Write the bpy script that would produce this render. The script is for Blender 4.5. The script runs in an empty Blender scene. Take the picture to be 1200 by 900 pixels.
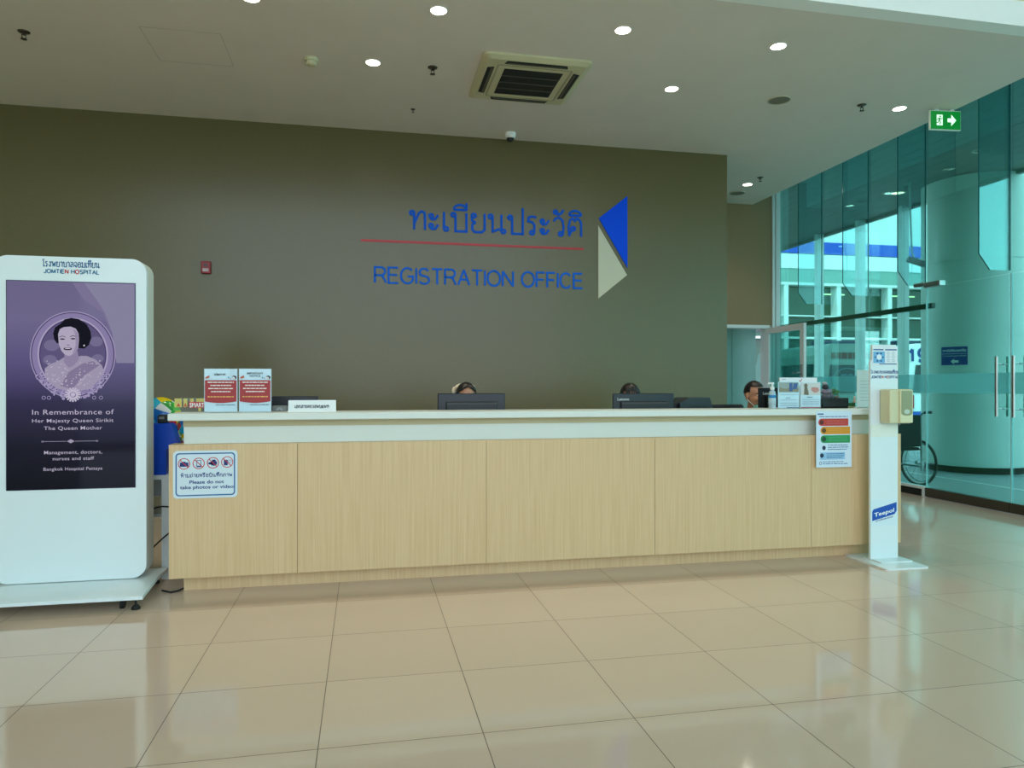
import bpy, bmesh, math, random
from mathutils import Vector, Matrix
random.seed(7)
SC = bpy.context.scene
COL = SC.collection
PI = math.pi

# ---------------------------------------------------------------- camera geometry (pixel -> point on a known plane)
H, F, TH = 1.3, 840.0, math.radians(11.6)
ct, st = math.cos(TH), math.sin(TH)
def at_y(px, py, Y):
    r = (px - 600) / F; zc = Y / (ct - r * st)
    return Vector((zc * (r * ct + st), Y, H + (453 - py) / F * zc))
def at_x(px, py, X):
    r = (px - 600) / F; zc = X / (r * ct + st)
    return Vector((X, zc * (ct - r * st), H + (453 - py) / F * zc))
def at_z(px, py, Z):
    zc = (Z - H) * F / (453 - py); r = (px - 600) / F
    return Vector((zc * (r * ct + st), zc * (ct - r * st), Z))

# ---------------------------------------------------------------- the room's main planes
CEIL = 4.18          # soffit over the desk
EDGE_Y = 4.93        # where the soffit ends and the atrium starts
EDGE_X = 6.015       # soffit edge along the glass wall
WALL_Y = 8.2         # brown wall behind the desk
WALL_X1 = 4.415      # its right end
ALC_Y = 10.35        # brown wall of the recess
GX = 6.48            # glass wall
CAN_Z = 4.47         # canopy outside

# ---------------------------------------------------------------- materials
def lin(c):
    f = lambda v: v / 12.92 if v <= .04045 else ((v + .055) / 1.055) ** 2.4
    return tuple(f(v / 255.0) for v in c) + (1.0,)
MATS = {}
def mat(name, rgb, rough=.5, metal=0., emit=None, es=1., spec=.5, coat=0., alpha=1.):
    if name in MATS: return MATS[name]
    m = bpy.data.materials.new(name); m.use_nodes = True
    b = m.node_tree.nodes['Principled BSDF']
    b.inputs['Base Color'].default_value = lin(rgb)
    b.inputs['Roughness'].default_value = rough
    b.inputs['Metallic'].default_value = metal
    b.inputs['Specular IOR Level'].default_value = spec
    b.inputs['Coat Weight'].default_value = coat
    if emit:
        b.inputs['Emission Color'].default_value = lin(emit); b.inputs['Emission Strength'].default_value = es
    MATS[name] = m
    return m
def nodes(m):
    nt = m.node_tree
    return nt, nt.nodes, nt.links, nt.nodes['Principled BSDF']
def noise_tint(m, scale=(8, 8, 8), amount=.08, detail=4, bump=0., nscale=1.):
    """small procedural variation of the base colour (and optional bump)"""
    nt, N, L, b = nodes(m)
    tc = N.new('ShaderNodeTexCoord'); mp = N.new('ShaderNodeMapping'); mp.inputs['Scale'].default_value = scale
    nz = N.new('ShaderNodeTexNoise'); nz.inputs['Scale'].default_value = nscale; nz.inputs['Detail'].default_value = detail
    L.new(tc.outputs['Object'], mp.inputs['Vector']); L.new(mp.outputs['Vector'], nz.inputs['Vector'])
    rp = N.new('ShaderNodeValToRGB')
    c = b.inputs['Base Color'].default_value
    rp.color_ramp.elements[0].position = .3; rp.color_ramp.elements[1].position = .7
    rp.color_ramp.elements[0].color = [v * (1 - amount) for v in c[:3]] + [1]
    rp.color_ramp.elements[1].color = [min(1, v * (1 + amount)) for v in c[:3]] + [1]
    L.new(nz.outputs['Fac'], rp.inputs['Fac']); L.new(rp.outputs['Color'], b.inputs['Base Color'])
    if bump:
        bp = N.new('ShaderNodeBump'); bp.inputs['Strength'].default_value = bump; bp.inputs['Distance'].default_value = .002
        L.new(nz.outputs['Fac'], bp.inputs['Height']); L.new(bp.outputs['Normal'], b.inputs['Normal'])
    return m
def glass(name, rgb, refl=1.):
    """thin architectural glass: tinted see-through plus mirror reflection by angle"""
    if name in MATS: return MATS[name]
    m = bpy.data.materials.new(name); m.use_nodes = True
    nt = m.node_tree; N = nt.nodes; L = nt.links; N.clear()
    out = N.new('ShaderNodeOutputMaterial'); mx = N.new('ShaderNodeMixShader')
    tr = N.new('ShaderNodeBsdfTransparent'); tr.inputs['Color'].default_value = lin(rgb)
    gl = N.new('ShaderNodeBsdfGlossy'); gl.inputs['Roughness'].default_value = .0
    gl.inputs['Color'].default_value = (.85, .97, .97, 1)
    fr = N.new('ShaderNodeFresnel'); fr.inputs['IOR'].default_value = 1.5
    ml = N.new('ShaderNodeMath'); ml.operation = 'MULTIPLY'; ml.inputs[1].default_value = refl
    L.new(fr.outputs[0], ml.inputs[0]); L.new(ml.outputs[0], mx.inputs[0])
    L.new(tr.outputs[0], mx.inputs[1]); L.new(gl.outputs[0], mx.inputs[2]); L.new(mx.outputs[0], out.inputs[0])
    MATS[name] = m
    return m
def emission(name, rgb, s):
    return mat(name, (0, 0, 0), .4, emit=rgb, es=s, spec=.06)

# floor tiles
M_floor = mat('polished_tile', (196, 186, 162), .075, spec=.55)
def _floor():
    nt, N, L, b = nodes(M_floor)
    tc = N.new('ShaderNodeTexCoord'); sp = N.new('ShaderNodeSeparateXYZ'); L.new(tc.outputs['Object'], sp.inputs[0])
    def line(sock, off, w):
        a = N.new('ShaderNodeMath'); a.operation = 'SUBTRACT'; a.inputs[1].default_value = off; L.new(sock, a.inputs[0])
        m = N.new('ShaderNodeMath'); m.operation = 'PINGPONG'; m.inputs[1].default_value = .3; L.new(a.outputs[0], m.inputs[0])
        l = N.new('ShaderNodeMath'); l.operation = 'LESS_THAN'; l.inputs[1].default_value = w; L.new(m.outputs[0], l.inputs[0])
        return l.outputs[0], a.outputs[0]
    lx, ax = line(sp.outputs['X'], -.165, .0017)
    ly, ay = line(sp.outputs['Y'], .257, .0017)
    mxm = N.new('ShaderNodeMath'); mxm.operation = 'MAXIMUM'; L.new(lx, mxm.inputs[0]); L.new(ly, mxm.inputs[1])
    # per-tile tone
    def fl(s):
        d = N.new('ShaderNodeMath'); d.operation = 'DIVIDE'; d.inputs[1].default_value = .6; L.new(s, d.inputs[0])
        f = N.new('ShaderNodeMath'); f.operation = 'FLOOR'; L.new(d.outputs[0], f.inputs[0]); return f.outputs[0]
    cb = N.new('ShaderNodeCombineXYZ'); L.new(fl(ax), cb.inputs[0]); L.new(fl(ay), cb.inputs[1])
    wn = N.new('ShaderNodeTexWhiteNoise'); wn.noise_dimensions = '2D'; L.new(cb.outputs[0], wn.inputs['Vector'])
    nz = N.new('ShaderNodeTexNoise'); nz.inputs['Scale'].default_value = 3; nz.inputs['Detail'].default_value = 6
    L.new(tc.outputs['Object'], nz.inputs['Vector'])
    ad = N.new('ShaderNodeMath'); ad.operation = 'ADD'; L.new(wn.outputs['Value'], ad.inputs[0]); L.new(nz.outputs['Fac'], ad.inputs[1])
    mr = N.new('ShaderNodeMapRange'); mr.inputs['From Max'].default_value = 2; L.new(ad.outputs[0], mr.inputs[0])
    mc = N.new('ShaderNodeMix'); mc.data_type = 'RGBA'; L.new(mr.outputs[0], mc.inputs[0])
    mc.inputs[6].default_value = lin((208, 183, 163)); mc.inputs[7].default_value = lin((215, 191, 171))
    md = N.new('ShaderNodeMix'); md.data_type = 'RGBA'; L.new(mxm.outputs[0], md.inputs[0]); L.new(mc.outputs[2], md.inputs[6])
    md.inputs[7].default_value = lin((88, 74, 58))
    L.new(md.outputs[2], b.inputs['Base Color'])
    rr = N.new('ShaderNodeMapRange'); rr.inputs['To Min'].default_value = .075; rr.inputs['To Max'].default_value = .5
    L.new(mxm.outputs[0], rr.inputs[0]); L.new(rr.outputs[0], b.inputs['Roughness'])
_floor()
M_wall = noise_tint(mat('taupe_wall_paint', (103, 94, 61), .27, spec=.45), (1, 1, 1), .03, nscale=40, bump=.03)
M_alc = noise_tint(mat('brown_wall_paint', (140, 116, 80), .6), (1, 1, 1), .03, nscale=40)
M_ceil = noise_tint(mat('ceiling_paint', (226, 216, 206), .75), (1, 1, 1), .02, nscale=3)
M_white = mat('white_paint', (246, 247, 244), .6)
M_cream = mat('cream_paint', (222, 214, 176), .6)
M_alu = mat('white_aluminium', (214, 220, 218), .35, spec=.5)
M_steel = mat('brushed_steel', (176, 178, 176), .28, 1.)
M_darksteel = mat('dark_steel', (96, 88, 78), .35, .85)
M_chrome = mat('chrome', (210, 212, 214), .08, 1.)
M_black = mat('black_plastic', (16, 17, 19), .38)
M_navy = mat('navy_black_plastic', (14, 20, 30), .34)
M_rubber = mat('black_rubber', (12, 12, 12), .7)
M_grey = mat('grey_plastic', (120, 124, 122), .45)
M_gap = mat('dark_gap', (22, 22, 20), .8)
M_laminate = mat('white_laminate', (222, 226, 218), .35)
M_under = mat('cream_trim_and_shade', (196, 184, 146), .5)
M_wood = mat('beige_wood_laminate', (206, 182, 134), .42)
def _wood(m, c0, c1):
    nt, N, L, b = nodes(m)
    tc = N.new('ShaderNodeTexCoord'); mp = N.new('ShaderNodeMapping'); mp.inputs['Scale'].default_value = (95, 95, 1.6)
    nz = N.new('ShaderNodeTexNoise'); nz.inputs['Scale'].default_value = 1; nz.inputs['Detail'].default_value = 5; nz.inputs['Roughness'].default_value = .65
    L.new(tc.outputs['Object'], mp.inputs[0]); L.new(mp.outputs[0], nz.inputs['Vector'])
    rp = N.new('ShaderNodeValToRGB'); rp.color_ramp.elements[0].position = .3; rp.color_ramp.elements[1].position = .72
    rp.color_ramp.elements[0].color = lin(c0); rp.color_ramp.elements[1].color = lin(c1)
    L.new(nz.outputs['Fac'], rp.inputs[0]); L.new(rp.outputs[0], b.inputs['Base Color'])
_wood(M_wood, (210, 172, 126), (226, 194, 150))
M_paper = mat('white_paper', (234, 238, 240), .55)
M_acrylic = glass('clear_acrylic', (250, 253, 253), .4)
M_glass = glass('teal_glass', (200, 241, 234), .35)
M_fin = glass('fin_glass', (228, 245, 247), .7)
M_edge = mat('glass_edge', (26, 96, 96), .15)
M_frost = None
def _frost():
    m = bpy.data.materials.new('frosted_film'); m.use_nodes = True
    nt = m.node_tree; N = nt.nodes; L = nt.links; N.clear()
    out = N.new('ShaderNodeOutputMaterial'); mx = N.new('ShaderNodeMixShader'); mx.inputs[0].default_value = .5
    tr = N.new('ShaderNodeBsdfTransparent'); tr.inputs[0].default_value = (.9, .97, .97, 1)
    df = N.new('ShaderNodeBsdfDiffuse'); df.inputs[0].default_value = lin((196, 226, 230))
    tl = N.new('ShaderNodeBsdfTranslucent'); tl.inputs[0].default_value = lin((196, 226, 230))
    ad = N.new('ShaderNodeMixShader'); L.new(df.outputs[0], ad.inputs[1]); L.new(tl.outputs[0], ad.inputs[2])
    L.new(tr.outputs[0], mx.inputs[1]); L.new(ad.outputs[0], mx.inputs[2]); L.new(mx.outputs[0], out.inputs[0])
    return m
M_frost = _frost()
M_blue = mat('sign_blue', (0, 88, 205), .5, spec=.12)
M_blue2 = mat('emblem_blue', (0, 78, 232), .45, spec=.12)
M_red = mat('sign_red', (200, 44, 52), .45)
M_creamlogo = mat('emblem_cream', (206, 200, 174), .5)
M_inkblue = mat('print_navy', (18, 58, 130), .5)
M_ink = mat('print_black', (40, 44, 52), .5)
M_inkgrey = mat('print_grey', (140, 146, 156), .5)
M_inkred = mat('print_red', (196, 40, 46), .5)
M_lens = emission('lamp_lens', (255, 246, 226), 14)
M_kiosk = mat('kiosk_white', (226, 236, 238), .3, coat=.3)

# ---------------------------------------------------------------- mesh builder
class MB:
    def __init__(s): s.v = []; s.f = []; s.mi = []; s.sm = []
    def add(s, vs, fs, k=0, smooth=False):
        o = len(s.v); s.v += [tuple(v) for v in vs]
        for f in fs: s.f.append(tuple(i + o for i in f)); s.mi.append(k); s.sm.append(smooth)
    def box(s, x0, x1, y0, y1, z0, z1, k=0):
        vs = [(x, y, z) for z in (z0, z1) for y in (y0, y1) for x in (x0, x1)]
        s.add(vs, [(0, 2, 3, 1), (4, 5, 7, 6), (0, 1, 5, 4), (2, 6, 7, 3), (0, 4, 6, 2), (1, 3, 7, 5)], k); return s
    def rbox(s, x0, x1, y0, y1, z0, z1, r=.01, k=0, seg=2):
        bm = bmesh.new(); bmesh.ops.create_cube(bm, size=1)
        for v in bm.verts:
            v.co = Vector(((x0 + x1) / 2 + v.co.x * (x1 - x0), (y0 + y1) / 2 + v.co.y * (y1 - y0), (z0 + z1) / 2 + v.co.z * (z1 - z0)))
        r = min(r, .49 * min(x1 - x0, y1 - y0, z1 - z0))
        bmesh.ops.bevel(bm, geom=list(bm.edges), offset=r, segments=seg, affect='EDGES', profile=.5)
        s.bm(bm, k); return s
    def bm(s, bm, k=0, smooth=False):
        bm.verts.ensure_lookup_table(); bm.verts.index_update()
        s.add([v.co[:] for v in bm.verts], [[v.index for v in f.verts] for f in bm.faces], k, smooth); bm.free()
    def prism(s, poly, axis, a0, a1, k=0, smooth=False):
        """extrude a closed 2D polygon along axis; axis 'y': poly in (x,z); 'x': (y,z); 'z': (x,y)"""
        def P(u, w, a):
            return {'y': (u, a, w), 'x': (a, u, w), 'z': (u, w, a)}[axis]
        n = len(poly)
        vs = [P(u, w, a0) for u, w in poly] + [P(u, w, a1) for u, w in poly]
        s.add(vs, [tuple(range(n)), tuple(range(2 * n - 1, n - 1, -1))], k)
        s.add(vs, [(i, i + n, (i + 1) % n + n, (i + 1) % n) for i in range(n)], k, smooth); return s
    def frame(s, x0, x1, z0, z1, w, y0, y1, k=0):
        s.box(x0, x1, y0, y1, z1 - w, z1, k); s.box(x0, x1, y0, y1, z0, z0 + w, k)
        s.box(x0, x0 + w, y0, y1, z0 + w, z1 - w, k); s.box(x1 - w, x1, y0, y1, z0 + w, z1 - w, k); return s
    def cone(s, p0, p1, r0, r1, n=16, k=0, caps=True, smooth=True):
        p0 = Vector(p0); p1 = Vector(p1); d = (p1 - p0).normalized()
        a = Vector((0, 0, 1)) if abs(d.z) < .9 else Vector((1, 0, 0))
        u = d.cross(a).normalized(); w = d.cross(u)
        vs = []
        for p, r in ((p0, r0), (p1, r1)):
            for i in range(n):
                t = 2 * PI * i / n; vs.append(p + u * (r * math.cos(t)) + w * (r * math.sin(t)))
        s.add(vs, [(i, (i + 1) % n, (i + 1) % n + n, i + n) for i in range(n)], k, smooth)
        if caps: s.add(vs, [tuple(range(n - 1, -1, -1)), tuple(range(n, 2 * n))], k)
        return s
    def cyl(s, p0, p1, r, n=16, k=0): return s.cone(p0, p1, r, r, n, k)
    def tube(s, pts, r, n=8, k=0, closed=False):
        pts = [Vector(p) for p in pts]; m = len(pts); vs = []; prev = None
        for i, p in enumerate(pts):
            if closed: d = (pts[(i + 1) % m] - pts[i - 1]).normalized()
            else: d = (pts[min(i + 1, m - 1)] - pts[max(i - 1, 0)]).normalized()
            if prev is None:
                a = Vector((0, 0, 1)) if abs(d.z) < .9 else Vector((1, 0, 0)); u = d.cross(a).normalized()
            else: u = (prev - d * prev.dot(d)).normalized()
            prev = u; w = d.cross(u); rr = r[i] if isinstance(r, (list, tuple)) else r
            for j in range(n):
                t = 2 * PI * j / n; vs.append(p + u * (rr * math.cos(t)) + w * (rr * math.sin(t)))
        fs = []
        for i in range(m if closed else m - 1):
            b = ((i + 1) % m) * n; a = i * n
            fs += [(a + j, a + (j + 1) % n, b + (j + 1) % n, b + j) for j in range(n)]
        s.add(vs, fs, k, True)
        if not closed: s.add(vs, [tuple(range(n - 1, -1, -1)), tuple(range((m - 1) * n, m * n))], k)
        return s
    def lathe(s, prof, c=(0, 0, 0), n=32, k=0, smooth=True, axis='z'):
        vs = []; m = len(prof)
        for r, z in prof:
            for i in range(n):
                t = 2 * PI * i / n
                p = (r * math.cos(t), r * math.sin(t), z) if axis == 'z' else ((z, r * math.cos(t), r * math.sin(t)) if axis == 'x' else (r * math.cos(t), z, r * math.sin(t)))
                vs.append((p[0] + c[0], p[1] + c[1], p[2] + c[2]))
        s.add(vs, [(a * n + i, a * n + (i + 1) % n, (a + 1) * n + (i + 1) % n, (a + 1) * n + i) for a in range(m - 1) for i in range(n)], k, smooth)
        s.add(vs, [tuple(range(n - 1, -1, -1)), tuple(range((m - 1) * n, m * n))], k); return s
    def ball(s, c, r, nu=20, nv=12, k=0, M=None):
        if not isinstance(r, (list, tuple)): r = (r, r, r)
        bm = bmesh.new(); bmesh.ops.create_uvsphere(bm, u_segments=nu, v_segments=nv, radius=1)
        for v in bm.verts:
            p = Vector((v.co.x * r[0], v.co.y * r[1], v.co.z * r[2]))
            if M: p = M @ p
            v.co = p + Vector(c)
        s.bm(bm, k, True); return s
    # flat graphics that lie in the x-z plane and face -y
    def rect(s, x0, z0, x1, z1, y, k=0, t=.0006):
        return s.box(min(x0, x1), max(x0, x1), y, y + t, min(z0, z1), max(z0, z1), k)
    def shape(s, poly, y, k=0, t=.0006): return s.prism(poly, 'y', y, y + t, k)
    def ell(s, cx, cz, rx, rz, y, k=0, n=32, t=.0006, a0=0, a1=2 * PI):
        full = abs(a1 - a0 - 2 * PI) < 1e-6
        pts = [(cx + rx * math.cos(a0 + (a1 - a0) * i / n), cz + rz * math.sin(a0 + (a1 - a0) * i / n)) for i in range(n if full else n + 1)]
        return s.shape(pts, y, k, t)
    def ring(s, cx, cz, rx, rz, w, y, k=0, n=40, t=.0006):
        vs = []; fs = []
        for i in range(n):
            a = 2 * PI * i / n
            for q in (0, w):
                vs.append((cx + (rx - q) * math.cos(a), y, cz + (rz - q) * math.sin(a)))
        fs = [(2 * i, 2 * i + 1, (2 * i + 3) % (2 * n), (2 * i + 2) % (2 * n)) for i in range(n)]
        s.add(vs, fs, k); return s
    def stroke(s, pts, w, y, k=0, t=.0006):
        P = [Vector((p[0], p[1])) for p in pts]; Q = [P[0]]
        for p in P[1:]:
            if (p - Q[-1]).length > 1e-6: Q.append(p)
        if len(Q) < 2: return s
        closed = len(Q) > 3 and (Q[0] - Q[-1]).length < 1e-5
        runs = [[Q[0]]]
        for i in range(1, len(Q)):
            runs[-1].append(Q[i])
            if i < len(Q) - 1:
                a = (Q[i] - Q[i - 1]).normalized(); b = (Q[i + 1] - Q[i]).normalized()
                if a.dot(b) < -.2: runs.append([Q[i]]); closed = False
        for R in runs:
            if closed: R = R[:-1]
            n = len(R); L = []
            for i in range(n):
                if closed: a = (R[i] - R[i - 1]).normalized(); b = (R[(i + 1) % n] - R[i]).normalized()
                else:
                    a = (R[i] - R[max(i - 1, 0)]).normalized() if i else (R[1] - R[0]).normalized()
                    b = (R[i + 1] - R[i]).normalized() if i < n - 1 else a
                nr = Vector((-(a + b).y, (a + b).x)).normalized(); c = max(.5, nr.dot(Vector((-a.y, a.x))))
                L.append((R[i] + nr * (w / 2 / c), R[i] - nr * (w / 2 / c)))
            s.jit = (getattr(s, 'jit', 0) + 1) % 40; yy = y - s.jit * 2.5e-5
            vs = []
            for l, r in L: vs += [(l.x, yy, l.y), (r.x, yy, r.y), (l.x, yy + t, l.y), (r.x, yy + t, r.y)]
            fs = []
            for i in range(n if closed else n - 1):
                p = 4 * i; q = 4 * ((i + 1) % n); fs += [(p, p + 1, q + 1, q), (p + 2, q + 2, q + 3, p + 3), (p, q, q + 2, p + 2), (p + 1, p + 3, q + 3, q + 1)]
            if not closed: fs += [(0, 2, 3, 1), (4 * n - 4, 4 * n - 3, 4 * n - 1, 4 * n - 2)]
            s.add(vs, fs, k)
        return s
    def build(s, name, m, parent=None, loc=None, bevel=0, kind=None, label=None):
        me = bpy.data.meshes.new(name); me.from_pydata(s.v, [], s.f)
        ms = m if isinstance(m, (list, tuple)) else [m]
        for x in ms: me.materials.append(x)
        for p, k, g in zip(me.polygons, s.mi, s.sm): p.material_index = k; p.use_smooth = g
        bm = bmesh.new(); bm.from_mesh(me); bmesh.ops.recalc_face_normals(bm, faces=bm.faces); bm.to_mesh(me); bm.free()
        o = bpy.data.objects.new(name, me); COL.objects.link(o)
        if parent: o.parent = parent
        if loc is not None: o.location = loc
        if bevel:
            bv = o.modifiers.new('b', 'BEVEL'); bv.width = bevel; bv.segments = 2; bv.limit_method = 'ANGLE'; bv.angle_limit = math.radians(50)
        if kind: o['kind'] = kind
        if label: o['label'] = label
        return o

def tag(o, label, cat, group=None, kind=None):
    o['label'] = label; o['category'] = cat
    if group: o['group'] = group
    if kind: o['kind'] = kind
    return o
def thing(name, label, cat, loc=(0, 0, 0), rz=0, group=None):
    o = bpy.data.objects.new(name, None); COL.objects.link(o); o.location = loc; o.rotation_euler = (0, 0, rz)
    o.empty_display_size = .1
    return tag(o, label, cat, group)
def setting(name, cat=None, label=None, loc=(0, 0, 0)):
    o = bpy.data.objects.new(name, None); COL.objects.link(o); o.location = loc; o['kind'] = 'structure'
    if label: o['label'] = label; o['category'] = cat
    return o
def struct(name, mb, m, label=None, cat=None, bevel=0):
    o = mb.build(name, m, bevel=bevel, kind='structure')
    if label: o['label'] = label; o['category'] = cat
    return o
def copy_tree(o, parent=None):
    c = o.copy(); COL.objects.link(c)
    if parent: c.parent = parent
    for ch in o.children: copy_tree(ch, c)
    return c
def shrink(pts, c, f): return [(c[0] + (p[0] - c[0]) * f, c[1] + (p[1] - c[1]) * f) for p in pts]
def rrect(x0, z0, x1, z1, r, n=6):
    P = []
    for cx, cz, a in ((x1 - r, z1 - r, 0), (x0 + r, z1 - r, 90), (x0 + r, z0 + r, 180), (x1 - r, z0 + r, 270)):
        for i in range(n + 1):
            t = math.radians(a + 90 * i / n); P.append((cx + r * math.cos(t), cz + r * math.sin(t)))
    return P

# ---------------------------------------------------------------- lettering
def font(mb, txt, x0, x1, z0, zh, y, k=0, bold=0., sx=1.):
    """built-in font, fitted to x0..x1, baseline z0, cap height zh"""
    cu = bpy.data.curves.new('lettering', 'FONT'); cu.body = txt; cu.size = 1; cu.offset = bold; cu.resolution_u = 3
    cu.space_character = sx
    o = bpy.data.objects.new('lettering', cu); me = o.to_mesh()
    xs = [v.co.x for v in me.vertices]
    if xs:
        a, b = min(xs), max(xs); s = (x1 - x0) / (b - a); q = zh / .73
        mb.add([(x0 + (v.co.x - a) * s, y, z0 + v.co.y * q) for v in me.vertices], [tuple(p.vertices) for p in me.polygons], k)
    o.to_mesh_clear(); bpy.data.objects.remove(o); bpy.data.curves.remove(cu)
def A(cx, cz, rx, rz, a0, a1, n=10):
    return [(cx + rx * math.cos(math.radians(a0 + (a1 - a0) * i / n)), cz + rz * math.sin(math.radians(a0 + (a1 - a0) * i / n))) for i in range(n + 1)]
def O(cx, cz, r=.1): return A(cx, cz, r, r, 0, 360, 10)
CAPS = {
 'A': (.72, [[(0, 0), (.36, 1), (.72, 0)], [(.13, .36), (.59, .36)]]),
 'C': (.74, [A(.38, .5, .38, .5, 42, 318, 20)]),
 'E': (.6, [[(.6, 0), (0, 0), (0, 1), (.58, 1)], [(0, .53), (.54, .53)]]),
 'F': (.54, [[(0, 0), (0, 1), (.54, 1)], [(0, .51), (.47, .51)]]),
 'G': (.78, [A(.4, .5, .4, .5, 45, 330, 20) + [(.76, .46), (.42, .46)]]),
 'H': (.68, [[(0, 0), (0, 1)], [(.68, 0), (.68, 1)], [(0, .53), (.68, .53)]]),
 'I': (.02, [[(.01, 0), (.01, 1)]]),
 'J': (.46, [[(.46, 1), (.46, .25)] + A(.23, .25, .23, .25, 0, -180, 10)]),
 'L': (.5, [[(0, 1), (0, 0), (.5, 0)]]),
 'M': (.8, [[(0, 0), (0, 1), (.4, .05), (.8, 1), (.8, 0)]]),
 'N': (.68, [[(0, 0), (0, 1), (.68, 0), (.68, 1)]]),
 'O': (.82, [A(.41, .5, .41, .5, 0, 360, 28)]),
 'P': (.6, [[(0, 0), (0, 1), (.34, 1)] + A(.34, .73, .27, .27, 90, -90, 10) + [(0, .46)]]),
 'R': (.68, [[(0, 0), (0, 1), (.38, 1)] + A(.38, .74, .26, .26, 90, -90, 10) + [(0, .48)], [(.36, .48), (.5, .4), (.7, 0)]]),
 'S': (.64, [A(.31, .745, .28, .255, 25, 225, 12) + [(.32, .51)] + A(.32, .255, .31, .255, 65, -155, 14)]),
 'T': (.66, [[(0, 1), (.66, 1)], [(.33, 1), (.33, 0)]]),
 'V': (.68, [[(0, 1), (.34, 0), (.68, 1)]]),
 '1': (.3, [[(0, .72), (.22, 1), (.22, 0)]]),
 '9': (.56, [A(.28, .7, .27, .3, 0, 360, 18), [(.55, .7), (.53, .35), (.4, .05), (.2, 0), (.03, .12)]]),
}
def dome(r=1): return [(-.62 * r, 1.16), (0, 1.16)], A(-.31, 1.16, .31, .26, 180, 0, 10)
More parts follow.
